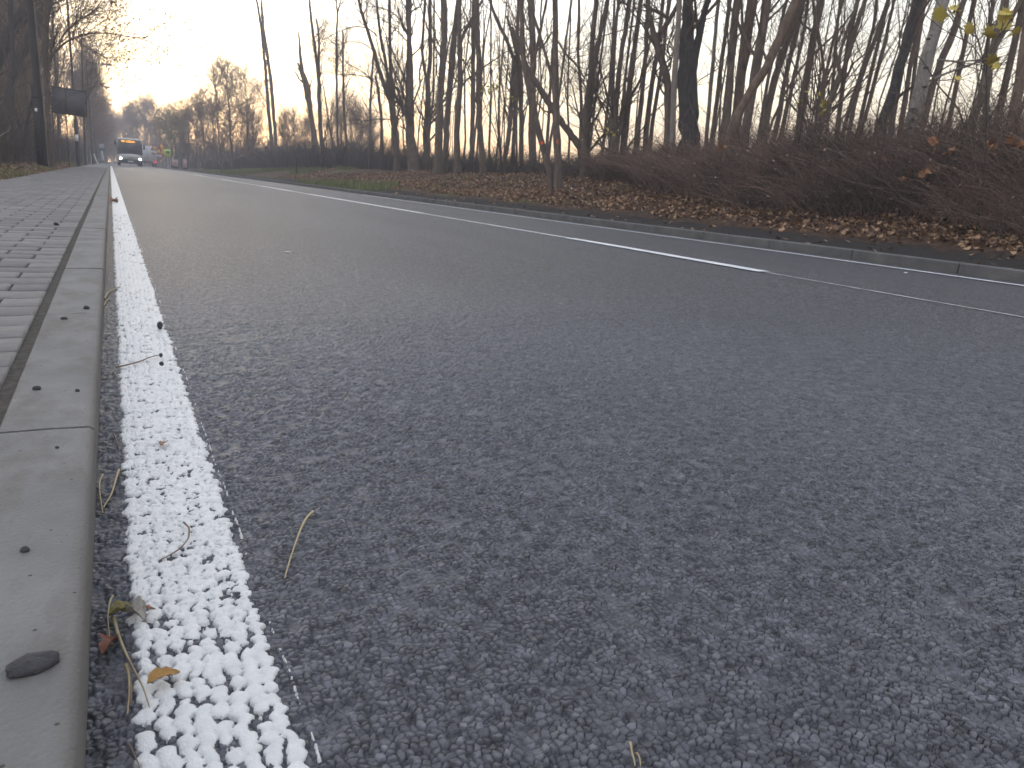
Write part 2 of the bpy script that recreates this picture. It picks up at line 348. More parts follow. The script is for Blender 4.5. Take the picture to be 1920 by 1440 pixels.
# ---------------------------------------------------------------- road with real stones near the camera
def rows_of(y0, y1, k, mx):
    out = [y0]
    while out[-1] < y1: out.append(out[-1] + min(mx, k*math.hypot(out[-1], .35)**1.0*math.hypot(out[-1], .46)/.46*1.0))
    return out
def road_rows():
    ys = list(np.linspace(-4, .15, 8)[:-1]); y = .15
    while y < 325:
        ys.append(y)
        d = math.hypot(y, EYE)
        y += max(.0009, min(6, .0011*d*d/EYE*.62 if y < 12 else .02*y))
    return np.array(ys)
ry = road_rows()
u = np.linspace(0, 1, 1300)
near_x = np.minimum(5.2, np.maximum(.95, .35 + 2.0*ry))[:,None]
k1 = .90
RX = np.where(u[None,:] < k1, -.046 + (near_x+.046)*(u[None,:]/k1), near_x + (XR-near_x)*((u[None,:]-k1)/(1-k1)))
RY = np.repeat(ry[:,None], len(u), 1)
dX = np.gradient(RX, axis=1); dY = np.gradient(RY, axis=0)
CELL = .0076
res = np.maximum(dX, dY*.8)
dist = np.hypot(RX, RY)
amp = 1-sstep(1.0, 7.0, dist)
WX = RX+(vnoise(RX*230, RY*230, 3)-.5)*.0022; WY = RY+(vnoise(RX*230+50, RY*230+9, 4)-.5)*.0022
F1, F2, cr, tilt = voro(WX/CELL, WY/CELL)
F1b, F2b, crb, tiltb = voro(RX/CELL*1.9+77, RY/CELL*1.9+33)
lowc = vnoise(RX*16, RY*16, 0)
hole = sstep(.62, .84, vnoise(RX*55+9, RY*55+3, 5))
edge = sstep(.0, .19, F2-F1); dome = 1-np.clip(F1*1.2, 0, 1)**2
edgeb = sstep(.02, .4, F2b-F1b)
big_ = cr > .12
hgt = np.where(big_, edge*(.0018+.0016*cr) + tilt*.0034*edge , edgeb*(.0008+.0012*crb) + tiltb*.001)
hgt = 1.3*hgt*(1-.7*hole) + (lowc-.5)*.0016
Zr = zroad(RX, RY) + hgt*amp - .0026*amp
me = mesh_np('road', np.stack([RX, RY, Zr], -1), grid_faces(*RX.shape))
set_attr(me, 'rand', np.where(big_, .15+.85*cr, .1+crb*.5)*np.where(big_, edge*.92+.08, edgeb*.75+.25)); set_attr(me, 'detail', 1-sstep(.9, 4.5, dist))
link('road', me, M_ASPH)['kind'] = 'structure'

# ---------------------------------------------------------------- thick white edge line beside the left kerb
LX0, LX1 = -.0063, .1137
ly = [.30]
while ly[-1] < 7.5: 
    d = math.hypot(ly[-1], EYE); ly.append(ly[-1] + max(.0010, .0011*d*d/EYE*.6))
ly = np.array(ly); lu = np.linspace(LX0-.006, LX1+.018, 128)
LXX, LYY = np.meshgrid(lu, ly)
wob = (vnoise(LYY*38, LXX*0+3, 2)-.5)*.006 + (vnoise(LYY*150, np.floor(LXX/.015), 4)-.5)*.005
cx = (LXX-LX0+wob)/.0150; ci = np.floor(cx)
yy = LYY/.0135 + HT[0][(ci.astype(int)) % 512, 5]*7
hb = np.zeros(LXX.shape)
fill = np.interp(LYY, [.5, .75, .95, 1.3, 3], [.0, .06, .28, .36, .40])
for a in (-1,0,1):
    for b in (-1,0,1):
        c2 = ci+a; y2 = LYY/.0135 + HT[0][c2.astype(int) % 512, 5]*7
        r2 = np.floor(y2)+b; I = c2.astype(int) % 512; J = r2.astype(int) % 512
        h1, h2, h3 = HT[3][I,J], HT[4][I,J], HT[6][I,J]
        px = c2+.5+(h1-.5)*.30; py = r2+.5+(h2-.5)*.5
        rad = .43+.19*h3+fill*.32
        rad = np.where((HT[7][I,J] < .07), rad*.3, rad)
        rad = np.where((c2 < 0) | (c2 > 7), 0.001, rad)
        dd = np.hypot((cx-px)*np.interp(LYY, [.5,.9], [1.08,.98]), (y2-py)*np.interp(LYY, [.5,.9], [.68,.84]))/rad
        hb = np.maximum(hb, np.sqrt(np.clip(1-dd**2.4, 0, 1))*(.0028+.0016*h3))
# row of small splashes just outside the line
dots = np.exp(-((LXX-(LX1+.0105)+(vnoise(LYY*20, LYY*0, 3)-.5)*.003)/.0011)**2)*(vnoise(LYY*330, LXX*200, 1) > .62)*(vnoise(LYY*14, LXX*0, 4) > .35)*.0022
hb = np.maximum(hb, dots)
pin = sstep(.74, .84, vnoise(LXX*330, LYY*240, 5))*.0022*sstep(.6, .9, LYY)
hb = hb - pin*(hb > 0)
hb = hb + (vnoise(LXX*500, LYY*400, 2)-.5)*.0003*(hb > 0)
LZ = zroad(LXX, LYY) + np.where(hb > .0003, hb+.0002, -.006)
# cracks running across the line
for yc in (2.745, 2.14, 1.55):
    LZ -= .004*np.exp(-((LYY-yc-(vnoise(LXX*30, LXX*0+yc, 2)-.5)*.02)/(.0016*yc))**2)
line = link('edge_line', mesh_np('edge_line', np.stack([LXX, LYY, LZ], -1), grid_faces(*LXX.shape)), M_PAINT)
line['kind'] = 'structure'
fy = np.concatenate([[ly[-1]-.02], np.geomspace(ly[-1]+.1, 84, 700)]); fu = np.linspace(LX0, LX1, 14)
FX, FY = np.meshgrid(fu, fy)
FX = FX + np.where((FX < LX0+.002) | (FX > LX1-.002), (vnoise(FY*40, FX*90, 1)-.5)*.008, 0)
FZ = zroad(FX, FY) + .0042 + (vnoise(FX*150, FY*40, 4)-.5)*.002
link('edge_line_distance', mesh_np('edge_line_distance', np.stack([FX, FY, FZ], -1), grid_faces(*FX.shape)), M_PAINT)['kind'] = 'structure'

def strip(name, x0, x1, y0, y1, m, dz=.004, n=None, jit=.0, broken=None):
    n = n or max(3, int((y1-y0)/.08)); Y = np.linspace(y0, y1, n); U = np.linspace(x0, x1, 5)
    A, B = np.meshgrid(U, Y)
    A = A + np.where((A == U[0]) | (A == U[-1]), (vnoise(B*25, A*70, 2)-.5)*jit, 0)
    o = link(name, mesh_np(name, np.stack([A, B, zroad(A, B)+dz], -1), grid_faces(*A.shape)), m); o['kind'] = 'structure'; return o
# centre: a dusty seam all along, painted dashes on it
strip('centre_seam', XC-.010, XC+.012, .4, 5.6, M_JOINT, .003, jit=.012, n=300)
strip('centre_line', XC-.022, XC+.026, 5.6, 110, M_THINLINE, .0045, jit=.014, n=1500)
strip('centre_line_dash', XC-.055, XC+.055, 3.47, 5.75, M_THINLINE, .006, jit=.01)
strip('centre_line_dash', XC-.05, XC+.05, 9.4, 16, M_THINLINE, .006, jit=.01)
strip('centre_line_dash', XC-.05, XC+.05, 17.5, 21.5, M_THINLINE, .006, jit=.01)
strip('centre_line_dash', XC-.05, XC+.05, 26, 30, M_THINLINE, .006, jit=.01)
strip('centre_line_dash', XC-.05, XC+.05, 36, 40, M_THINLINE, .006, jit=.01)
strip('far_edge_line', 5.43, 5.505, 1.5, 19, M_THINLINE, .006, jit=.01, n=300)

# ---------------------------------------------------------------- kerbs
def kerb(name, xin, xout, top, joints, m, side):
    """xin is the face towards the road, xout its back edge; rounded nosing"""
    A = Acc(); r = .009; s = 1 if xout > xin else -1
    for a, b in zip(joints[:-1], joints[1:]):
        wv = (random.random()-.5)*.003; dz_ = (random.random()-.5)*.003
        n = max(2, int((b-a)/.08)); Y = np.linspace(a+.0045, b-.0045, n+1)
        prof = [(xin+s*.001, -.12), (xin, top-r-.004)]
        for q in range(1, 7):
            t_ = q/6*PI/2; prof.append((xin+s*(r-r*math.cos(t_)), top-r+r*math.sin(t_)))
        prof += [(xin+s*.06, top+.001), (xout-s*.004, top), (xout, top-.004), (xout, top-.10)]
        V = np.array([[(px+wv, y, pz+dz_+float(zp(y))) for px, pz in prof] for y in Y])
        k = len(prof); nv = A.n
        A.add(V.reshape(-1,3), grid_faces(n+1, k))
        for row in (0, n):
            c = V[row].mean(0); A.add(np.vstack([V[row], c]), None, [(i, i+1, k) for i in range(k-1)])
    o = A.build(name, m); o['kind'] = 'structure'; return o
jy = [-2.6,-1.64,-.69,.30,1.262,2.243,3.19,4.12,5.04] + list(np.arange(5.99, 90, .955))
kerb('kerb', -.042, -.166, KZ, jy, M_KERB, -1)
kerb('far_kerb', XR-.005, XR+.135, .112, list(np.arange(-3.2, 120, 1.0)), M_KERBR, 1)

# ---------------------------------------------------------------- sidewalk of wavy interlocking pavers on sand
AX0, AX1 = -1.44, -.188
def paver_mesh():
    Vs, Qs, Ts, rnd = [], [], [], []
    n = 0; BW, BL, gap = .20, .139, .0075
    wave = lambda x: .0095*math.sin(2*PI*x/BW*1.0)
    for row in range(-12, 330):
        y0 = row*BL+.02
        if y0 > 45: break
        off = (row % 2)*BW/2
        nx = 9 if y0 < 12 else 5
        x = AX1-.0
        cols = []
        e = AX1
        first = BW if row % 2 == 0 else BW/2
        while e > AX0:
            wdt = first; first = BW; cols.append((max(AX0, e-wdt), e)); e -= wdt
        for xa, xb in cols:
            if xb-xa < .03: continue
            xa_, xb_ = xa+gap/2, xb-gap/2
            U = np.linspace(xa_, xb_, nx)
            dz = (random.random()-.5)*.003; tx = (random.random()-.5)*.01; ty = (random.random()-.5)*.01
            lo = [(x_, y0+gap/2+wave(x_)) for x_ in U]; hi = [(x_, y0+BL-gap/2+wave(x_)) for x_ in U[::-1]]
            ring = np.array(lo+hi); c = ring.mean(0)
            k = len(ring); inner = c+(ring-c)*np.array([1-.007/(BW/2), 1-.007/(BL/2)])
            zt = KZ-.001+dz
            zf = lambda R, z: np.column_stack([R, z+(R[:,0]-c[0])*tx+(R[:,1]-c[1])*ty+zp(R[:,1])])
            V = np.vstack([zf(ring, zt-.03), zf(ring, zt-.003), zf(inner, zt), zf(c[None], zt)])
            i = np.arange(k); j = (i+1) % k
            Q = np.vstack([np.stack([i,j,j+k,i+k],1), np.stack([i+k,j+k,j+2*k,i+2*k],1)])
            T = np.stack([i+2*k, j+2*k, np.full(k, 3*k)],1)
            Vs.append(V); Qs.append(Q+n); Ts.append(T+n); n += len(V); rnd.append(np.full(len(V), random.random()))
    me = mesh_np('sidewalk', np.vstack(Vs), np.vstack(Qs), np.vstack(Ts), smooth=False)
    set_attr(me, 'rand', np.concatenate(rnd)); return me
link('sidewalk', paver_mesh(), M_PAVE)['kind'] = 'structure'
YS = np.concatenate([np.linspace(-3, 46, 160), np.linspace(46.5, 140, 60)])
Zf = lambda Y: KZ + np.where(Y < 45.5, -.0085, -.001) + zp(Y)
A_, B_ = np.meshgrid([AX0-.03, -1.2, -.6, -.164], YS)
link('sidewalk_bed', mesh_np('sidewalk_bed', np.stack([A_, B_, Zf(B_)], -1), grid_faces(*A_.shape)), M_SAND)['kind'] = 'structure'
# far stretch where single pavers can no longer be told apart
A_, B_ = np.meshgrid([AX0, -1., -.5, -.17], np.linspace(45.2, 140, 60))
m_far = mat('far_pavers', (.15,.148,.15), (.19,.186,.186), 3, .8)
link('sidewalk_distance', mesh_np('sidewalk_distance', np.stack([A_, B_, KZ+.004+zp(B_)], -1), grid_faces(*A_.shape)), m_far)['kind'] = 'structure'
# ---------------------------------------------------------------- leaf litter, grass
def leaf_shape(kind='maple'):
    if kind == 'maple':
        pts = [(0,-.5),(.10,-.30),(.42,-.34),(.34,-.12),(.55,.10),(.30,.10),(.34,.34),(.12,.22),(0,.55)]
        pts = pts + [(-x, y) for x, y in pts[-2:0:-1]]
    else:
        pts = [(0,-.5),(.16,-.25),(.20,.05),(.12,.32),(0,.5),(-.12,.32),(-.20,.05),(-.16,-.25)]
    return np.array(pts)
def leaves(name, C, size, m, kind='maple', normal_up=.7, rnd=None, parent=None, curl=.35, stuff=True):
    n = len(C); sh = leaf_shape(kind); k = len(sh)
    nr = rng.normal(size=(n,3))*(1-normal_up); nr[:,2] = np.abs(nr[:,2])+normal_up; nr /= np.linalg.norm(nr, axis=1, keepdims=True)
    a = rng.normal(size=(n,3)); a -= (a*nr).sum(1, keepdims=True)*nr; a /= np.linalg.norm(a, axis=1, keepdims=True); b = np.cross(nr, a)
    s = np.asarray(size).reshape(-1,1,1)*np.ones((n,1,1))
    L = np.vstack([sh, [[0,.02]]])
    cz = (np.abs(L[:,0])**1.5*1.4+L[:,1]**2*.6)[None,:,None]*(rng.random((n,1,1))-.15)*curl*2
    V = C[:,None,:] + s*(L[None,:,0:1]*a[:,None,:] + L[None,:,1:2]*b[:,None,:] + cz*nr[:,None,:])
    i = np.arange(k); T = np.stack([i, (i+1) % k, np.full(k, k)], 1)
    T = (T[None]+(np.arange(n)*(k+1))[:,None,None]).reshape(-1,3)
    me = mesh_np(name, V.reshape(-1,3), None, T, smooth=False)
    set_attr(me, 'rand', np.repeat(rng.random(n) if rnd is None else rnd, k+1))
    o = link(name, me, m, parent)
    return o
def scatter_right(n, y0, y1, xf):
    Y = y0 + (y1-y0)*rng.random(n)**1.5; X = xf(n, Y); return np.column_stack([X, Y, G(X, Y)+.012])
n = 42000
C = scatter_right(n, -1, 42, lambda n, Y: 7.15 + np.abs(rng.normal(size=n))*2.1 + (rng.random(n)-.5)*.3+.25*vnoise(Y*1.5, Y*0, 1))
C = C[(C[:,0] < 13)]
C[:,2] += rng.random(len(C))*.03
keep = ~((C[:,1] > 24) & (vnoise(C[:,0]*.5, C[:,1]*.25, 3) > .55))
C = C[keep]
tag(leaves('fallen_leaves', C, .025+.05*rng.random(len(C))**1.3, M_LEAF, curl=.6, normal_up=.5), kind='stuff')
C = scatter_right(260, 0, 20, lambda n, Y: 6.0+1.2*rng.random(n))
tag(leaves('soil_leaves', C, .03+.05*rng.random(len(C)), M_LEAF), kind='stuff')
# left verge litter
n = 14000; Y = 6+60*rng.random(n)**1.4; X = -1.42-np.abs(rng.normal(size=n))*1.6
tag(leaves('verge_leaves', np.column_stack([X, Y, G(X,Y)+.015]), .04+.05*rng.random(n), M_LEAF), kind='stuff')
def grass(name, X, Y, hmin, hmax, z=None):
    n = len(X); Z = (G(X, Y) if z is None else z)-.01; h = hmin+(hmax-hmin)*rng.random(n)
    a = rng.random(n)*2*PI; wd = .004+.004*rng.random(n); lean = h*(.2+.6*rng.random(n)); la = rng.random(n)*2*PI
    B = np.column_stack([X, Y, Z]); W = np.column_stack([np.cos(a)*wd, np.sin(a)*wd, 0*a])
    Mi = B+np.column_stack([np.cos(la)*lean*.35, np.sin(la)*lean*.35, h*.6]); T = B+np.column_stack([np.cos(la)*lean, np.sin(la)*lean, h])
    V = np.stack([B-W, B+W, Mi+W*.8, Mi-W*.8, T], 1)
    i = np.arange(n)[:,None]*5
    me = mesh_np(name, V.reshape(-1,3), i+np.array([[0,1,2,3]]), i+np.array([[3,2,4]]), smooth=False)
    set_attr(me, 'rand', np.repeat(rng.random(n), 5)); return tag(link(name, me, M_GRASS), kind='stuff')
n = 26000; Y = 9+55*rng.random(n)**1.2; X = -1.42-np.abs(rng.normal(size=n))*.9
k = vnoise(X*1.3, Y*.3, 2) > .45; X, Y = X[k], Y[k]
grass('verge_grass', X, Y, .03, .11)
n = 60000; Y = 15+50*rng.random(n)**1.1; X = 6.3+3.8*rng.random(n)
k = vnoise(X*.45+3, Y*.17, 3)+np.where(Y > 36, .16, -.14); X, Y = X[k > .50], Y[k > .50]
M_GRASS = rand_mat('green_grass_blade', [(.06,.09,.025), (.10,.16,.04), (.15,.21,.06), (.24,.25,.11)], .7)
grass('bank_grass', X, Y, .06, .24)
# ---------------------------------------------------------------- thickets
def arcs(B, h, lean, npts=5, jitter=.06, r0=.004):
    n = len(B); a = rng.random(n)*2*PI; s = np.linspace(0, 1, npts)
    L = lean*(.4+rng.random(n)); curve = 1+rng.random(n)
    Pt = np.zeros((n,npts,3))
    Pt[:,:,0] = B[:,None,0]+(np.cos(a)*L)[:,None]*s[None]**curve[:,None]
    Pt[:,:,1] = B[:,None,1]+(np.sin(a)*L)[:,None]*s[None]**curve[:,None]
    Pt[:,:,2] = B[:,None,2]+h[:,None]*np.sin(s[None]*(1.15+.5*rng.random((n,1))))
    Pt[:,1:,:] += rng.normal(size=(n,npts-1,3))*jitter*np.linspace(.3,1,npts-1)[None,:,None]*.5
    R = r0*(.5+rng.random((n,1)))*np.linspace(1,.35,npts)[None]
    return Pt, R
def spawn(Pt, R, cnt, lmin, lmax, spread=1.0, up=.2, t0=.15, npts=4, rf=.5, t1=1.0, wig=.08, rmin=.0012):
    m, n = Pt.shape[:2]; idx = np.repeat(np.arange(m), cnt)
    t = t0+(t1-t0)*rng.random(len(idx)); f = t*(n-1); i0 = np.minimum(f.astype(int), n-2); fr = (f-i0)[:,None]
    base = Pt[idx,i0]*(1-fr)+Pt[idx,i0+1]*fr; rad = R[idx,i0]*(1-fr[:,0])+R[idx,i0+1]*fr[:,0]
    T = Pt[idx,i0+1]-Pt[idx,i0]; T /= np.linalg.norm(T, axis=1, keepdims=True)+1e-9
    q = rng.normal(size=T.shape); q -= (q*T).sum(1, keepdims=True)*T; q /= np.linalg.norm(q, axis=1, keepdims=True)
    d = T + q*spread*(.6+.8*rng.random((len(idx),1))) + np.array([0,0,up]); d /= np.linalg.norm(d, axis=1, keepdims=True)
    L = (lmin+(lmax-lmin)*rng.random(len(idx)))*(1.15-.55*t)
    s = np.linspace(0,1,npts)
    bend = rng.normal(size=d.shape)*.35+np.array([0,0,up*1.5])
    P2 = base[:,None,:]+L[:,None,None]*(s[None,:,None]*d[:,None,:]+(s**2)[None,:,None]*bend[:,None,:]*.5)
    P2[:,1:] += rng.normal(size=(len(idx),npts-1,3))*wig*L[:,None,None]*.5
    r0 = np.maximum(rad*rf*(.7+.5*rng.random(len(idx))), rmin)
    return P2, r0[:,None]*np.linspace(1,.3,npts)[None]
def add_rand(me, per, n):
    set_attr(me, 'rand', np.repeat(rng.random(n), per))
def thicket(name, B, h, m, lean=.5, r0=.004, sub=3, sl=.35, leafn=0, lm=None, label=None, sk=3):
    Pt, R = arcs(B, h, lean, r0=r0)
    A = Acc(); A.tubes(Pt, R, sk); n1 = len(Pt)
    P2, R2 = spawn(Pt, R, sub, sl*.4, sl, 1.1, .1, .2, 4, .6, rmin=r0*.25)
    A.tubes(P2, R2, 3)
    me = A.mesh(name)
    cl = lambda q: np.clip(.45*sstep(.25, .8, vnoise(q[:,0]*2.3, q[:,1]*2.3+q[:,2]*1.9, 3))+.55*rng.random(len(q))**2, 0, 1)
    rr = np.concatenate([np.repeat(cl(Pt[:,2]), 5*sk), np.repeat(cl(P2[:,1]), 12)])
    set_attr(me, 'rand', rr)
    o = link(name, me, m); tag(o, kind='stuff')
    return Pt, P2
# near reddish thicket at the foot of the wood, right of the twin-stemmed marked tree
n = 21000; Y = -1.5+17.5*rng.random(n); X = 7.95+2.7*rng.random(n)**1.1
X += .35*(vnoise(Y*1.1, Y*0, 2)-.5)
keep = (vnoise(X*1.5, Y*1.5, 4) > .22) & (X > 7.9+np.clip((Y-8.5)*.26, 0, 2.2))
X, Y = X[keep], Y[keep]
h = (.55+.45*rng.random(len(X))+.35*(rng.random(len(X)) > .93))*(.75+.6*vnoise(Y*.9, X*.9, 5))*np.clip((X-7.6)*1.3, .45, 1)*np.interp(Y, [0,4,9,13,16], [1.0,1.0,.85,.7,.45])
_, TW = thicket('undergrowth', np.column_stack([X, Y, G(X,Y)-.02]), h, M_STEM, .85, .0042, 4, .5)
n2 = 700; Y2 = -1+15*rng.random(n2); X2 = 8.1+2.2*rng.random(n2); k2 = X2 > 8.0+np.clip((Y2-8.5)*.26, 0, 2.2); X2, Y2 = X2[k2], Y2[k2]
thicket('tall_stray_stems', np.column_stack([X2, Y2, G(X2,Y2)-.02]), .9+.75*rng.random(len(X2)), rand_mat('grey_brown_stem', [(.05,.04,.035),(.13,.10,.08),(.22,.18,.15)]), .7, .0055, 5, .4)
sel = rng.choice(len(TW), 30000); LC = TW[sel,3]
tag(leaves('undergrowth_leaves', LC, (.012+.035*rng.random(len(LC))**2), rand_mat('small_russet_leaf', [(.06,.028,.022),(.15,.06,.042),(.25,.11,.07),(.42,.28,.2)]), 'oval', .3), kind='stuff')
# grey thicket inside the wood, further off
n = 11000; Y = 12+58*rng.random(n)**1.2; X = 10.4+9*rng.random(n)**1.6+np.clip((Y-30)*.02, 0, 1)
h = (.35+.5*rng.random(n)**1.5)*(.5+.9*vnoise(Y*.35, X*.35, 5))*np.interp(Y, [14, 24, 34], [.8, 1.0, 1.5])
thicket('grey_undergrowth', np.column_stack([X, Y, G(X,Y)-.02]), h, M_STEMG, .6, .007, 3, .55)
# dark bush mass on the green mound further along the bank
n = 7000; Y = 40+60*rng.random(n); X = 9.6+6*rng.random(n)**1.5
h = (.3+.7*rng.random(n))*(.5+1.3*vnoise(Y*.3, X*.4, 5))*np.interp(X, [8, 10, 14], [.6, 1, 2.2])
thicket('roadside_brush', np.column_stack([X, Y, G(X,Y)-.02]), h, M_STEMG, .6, .012, 3, .6)
n = 7000; Y = 95+130*rng.random(n); X = np.where(rng.random(n) < .62, 8+34*rng.random(n), -3-26*rng.random(n))
k_ = 900; Y[:k_] = 235+60*rng.random(k_); X[:k_] = -8+20*rng.random(k_)
h = 2.0+4.0*rng.random(n)*(.4+vnoise(Y*.08, X*.12, 5)); h[:k_] += 3
thicket('distant_scrub', np.column_stack([X, Y, G(X,Y)-.02]), h, M_STEMG, 1.2, .03, 4, 1.6)
n = 3500; Y = 60+45*rng.random(n); X = 11+16*rng.random(n)
thicket('scrub_behind_bank', np.column_stack([X, Y, G(X,Y)-.02]), 1.0+1.4*rng.random(n), M_STEMG, 1.0, .018, 4, 1.2)
# left: dense dark undergrowth behind the verge
n = 9000; Y = 13+80*rng.random(n)**1.1; X = -2.3-7*rng.random(n)**1.3
h = (.6+1.2*rng.random(n))
thicket('left_undergrowth', np.column_stack([X, Y, G(X,Y)-.02]), h, rand_mat('brown_thicket_stem', [(.04,.03,.024),(.085,.062,.048),(.13,.10,.075)]), .7, .009, 3, .6)
# ---------------------------------------------------------------- trees
def smooth_path(pts, n):
    pts = np.asarray(pts, float); d = np.concatenate([[0], np.cumsum(np.linalg.norm(np.diff(pts, axis=0), axis=1))])
    s = np.linspace(0, d[-1], n); out = np.stack([np.interp(s, d, pts[:,i]) for i in range(pts.shape[1])], 1)
    for _ in range(2): out[1:-1] = .25*out[:-2]+.5*out[1:-1]+.25*out[2:]
    return out
def crown(A, limbs, dens=1.0, leafacc=None, long=1.0, tw=1.0, low=.2):
    """limbs: list of (path Nx3, radii N); adds limbs, branches and twigs to A; returns twig tips"""
    tips = []
    for Pt, R in limbs:
        Pt = Pt[None]; R = R[None]
        c1 = max(2, int(15*dens)); B1, R1 = spawn(Pt, R, c1, .9*long, 2.3*long, .9, .35, low, 6, .34, wig=.05, rmin=.006)
        R1 = np.minimum(R1, .035); A.tubes(B1, R1, 4)
        c2 = max(2, int(6*tw)); B2, R2 = spawn(B1, R1, c2, .4*long, 1.1*long, .9, .25, .15, 5, .5, wig=.07, rmin=.003); A.tubes(B2, R2, 3)
        B3, R3 = spawn(B2, R2, max(2, int(4*tw)), .2*long, .5*long, .9, .15, .1, 4, .55, wig=.08, rmin=.0018); A.tubes(B3, R3, 3)
        # short shoots straight off the trunk
        B4, R4 = spawn(Pt, R, max(3, int(16*dens)), .15, .6, 1.3, .3, .05, 4, .12, wig=.08, rmin=.002); R4 = np.minimum(R4, .006); A.tubes(B4, R4, 3)
        tips.append(B3[:,3])
    return np.vstack(tips)
LEAFDOT = rand_mat('clinging_leaf', [(.07,.055,.03),(.14,.10,.045),(.20,.15,.06)])
TREES = []
def build_tree(stems, X=10.2, mat_=None, dens=1.0, height=10.5, label=None, name='bare_tree', flare=1.25, dots=14, top=True, extra=None, tw=1.0, leafmat=None, leafsize=.035, low=.2, group=None, D=None):
    """stems: list of (list of (px,py,wpx)); the first reaches the ground"""
    mat_ = mat_ or M_BARK
    A = Acc(); limbs = []; root = None
    D0 = D or Dx(stems[0][0][0], X)
    for si, st in enumerate(stems):
        st = list(st)
        pts = [np.append(P(a, b, D0), c*D0/F_PX/2) for a, b, c in st]
        if si == 0:
            base = pts[0][:3]; nxt = pts[1][:3]
            gx, gy = base[0], base[1]; gz = float(G(gx, gy))
            if base[2] > gz:
                sl_ = (base-nxt)/max(.2, abs(base[2]-nxt[2])); dz = base[2]-gz
                b2 = base+sl_*dz*.55; b2[2] = float(G(b2[0], b2[1]))-.08
                pts.insert(0, np.append(b2, pts[0][3]*flare))
            else: pts[0][2] = min(pts[0][2], gz-.05); pts[0][3] *= flare
            root = pts[0][:3].copy(); root[2] = float(G(root[0], root[1]))
        if st[-1][1] <= 4 and top:
            p1, p0 = pts[-1], pts[-2]; d = (p1-p0)[:3]; d /= np.linalg.norm(d)
            zt = height*(.85+.3*random.random()); q = p1.copy(); r0 = p1[3]
            steps = 4
            seg = max(.5, (zt-p1[2]))/steps
            for k in range(steps):
                d = d*.8+np.array([0,0,.25])+rng.normal(size=3)*.06; d /= np.linalg.norm(d)
                q = q.copy(); q[:3] += d*seg; q[3] = max(.008, r0*(1-(k+1)/steps*.85)); pts.append(q)
        pa = smooth_path(np.array(pts), 6+len(pts)*3)
        if si == 0: pa[0] = pts[0]
        jit = rng.normal(size=(len(pa),3))*pa[:,3:4]*.10; jit[0] = 0; pa[:,:3] += jit
        rad = pa[:,3]*(1+rng.normal(size=len(pa))*.05)
        A.tubes(pa[:,:3], rad, 9 if pa[:,3].max() > .05 else 6, cap=True)
        limbs.append((pa[:,:3], rad))
    t = empty(name, root); off = root
    def child(acc, nm, m):
        me = acc.mesh(nm); o = link(nm, me, m, t)
        co_ = np.zeros(len(me.vertices)*3, np.float32); me.vertices.foreach_get('co', co_); co_ = co_.reshape(-1,3)-off.astype(np.float32); me.vertices.foreach_set('co', co_.ravel()); me.update(); return o
    child(A, 'trunk', mat_)
    C_ = Acc(); tips = crown(C_, limbs, dens, tw=tw, low=low); child(C_, 'crown', M_TWIG)
    if dots:
        k = rng.choice(len(tips), min(len(tips), int(dots)*len(limbs)*2)); tp = tips[k]+rng.normal(size=(len(k),3))*.02
        leaves('leaves', tp-off, leafsize*(.6+.8*rng.random(len(k))), leafmat or LEAFDOT, 'oval' if leafmat is None else 'maple', .2, parent=t)
    tag(t, label, 'tree', group or 'trees of the wood on the right')
    TREES.append((stems[0][0][0], t, label, root)); pass
    return t, off
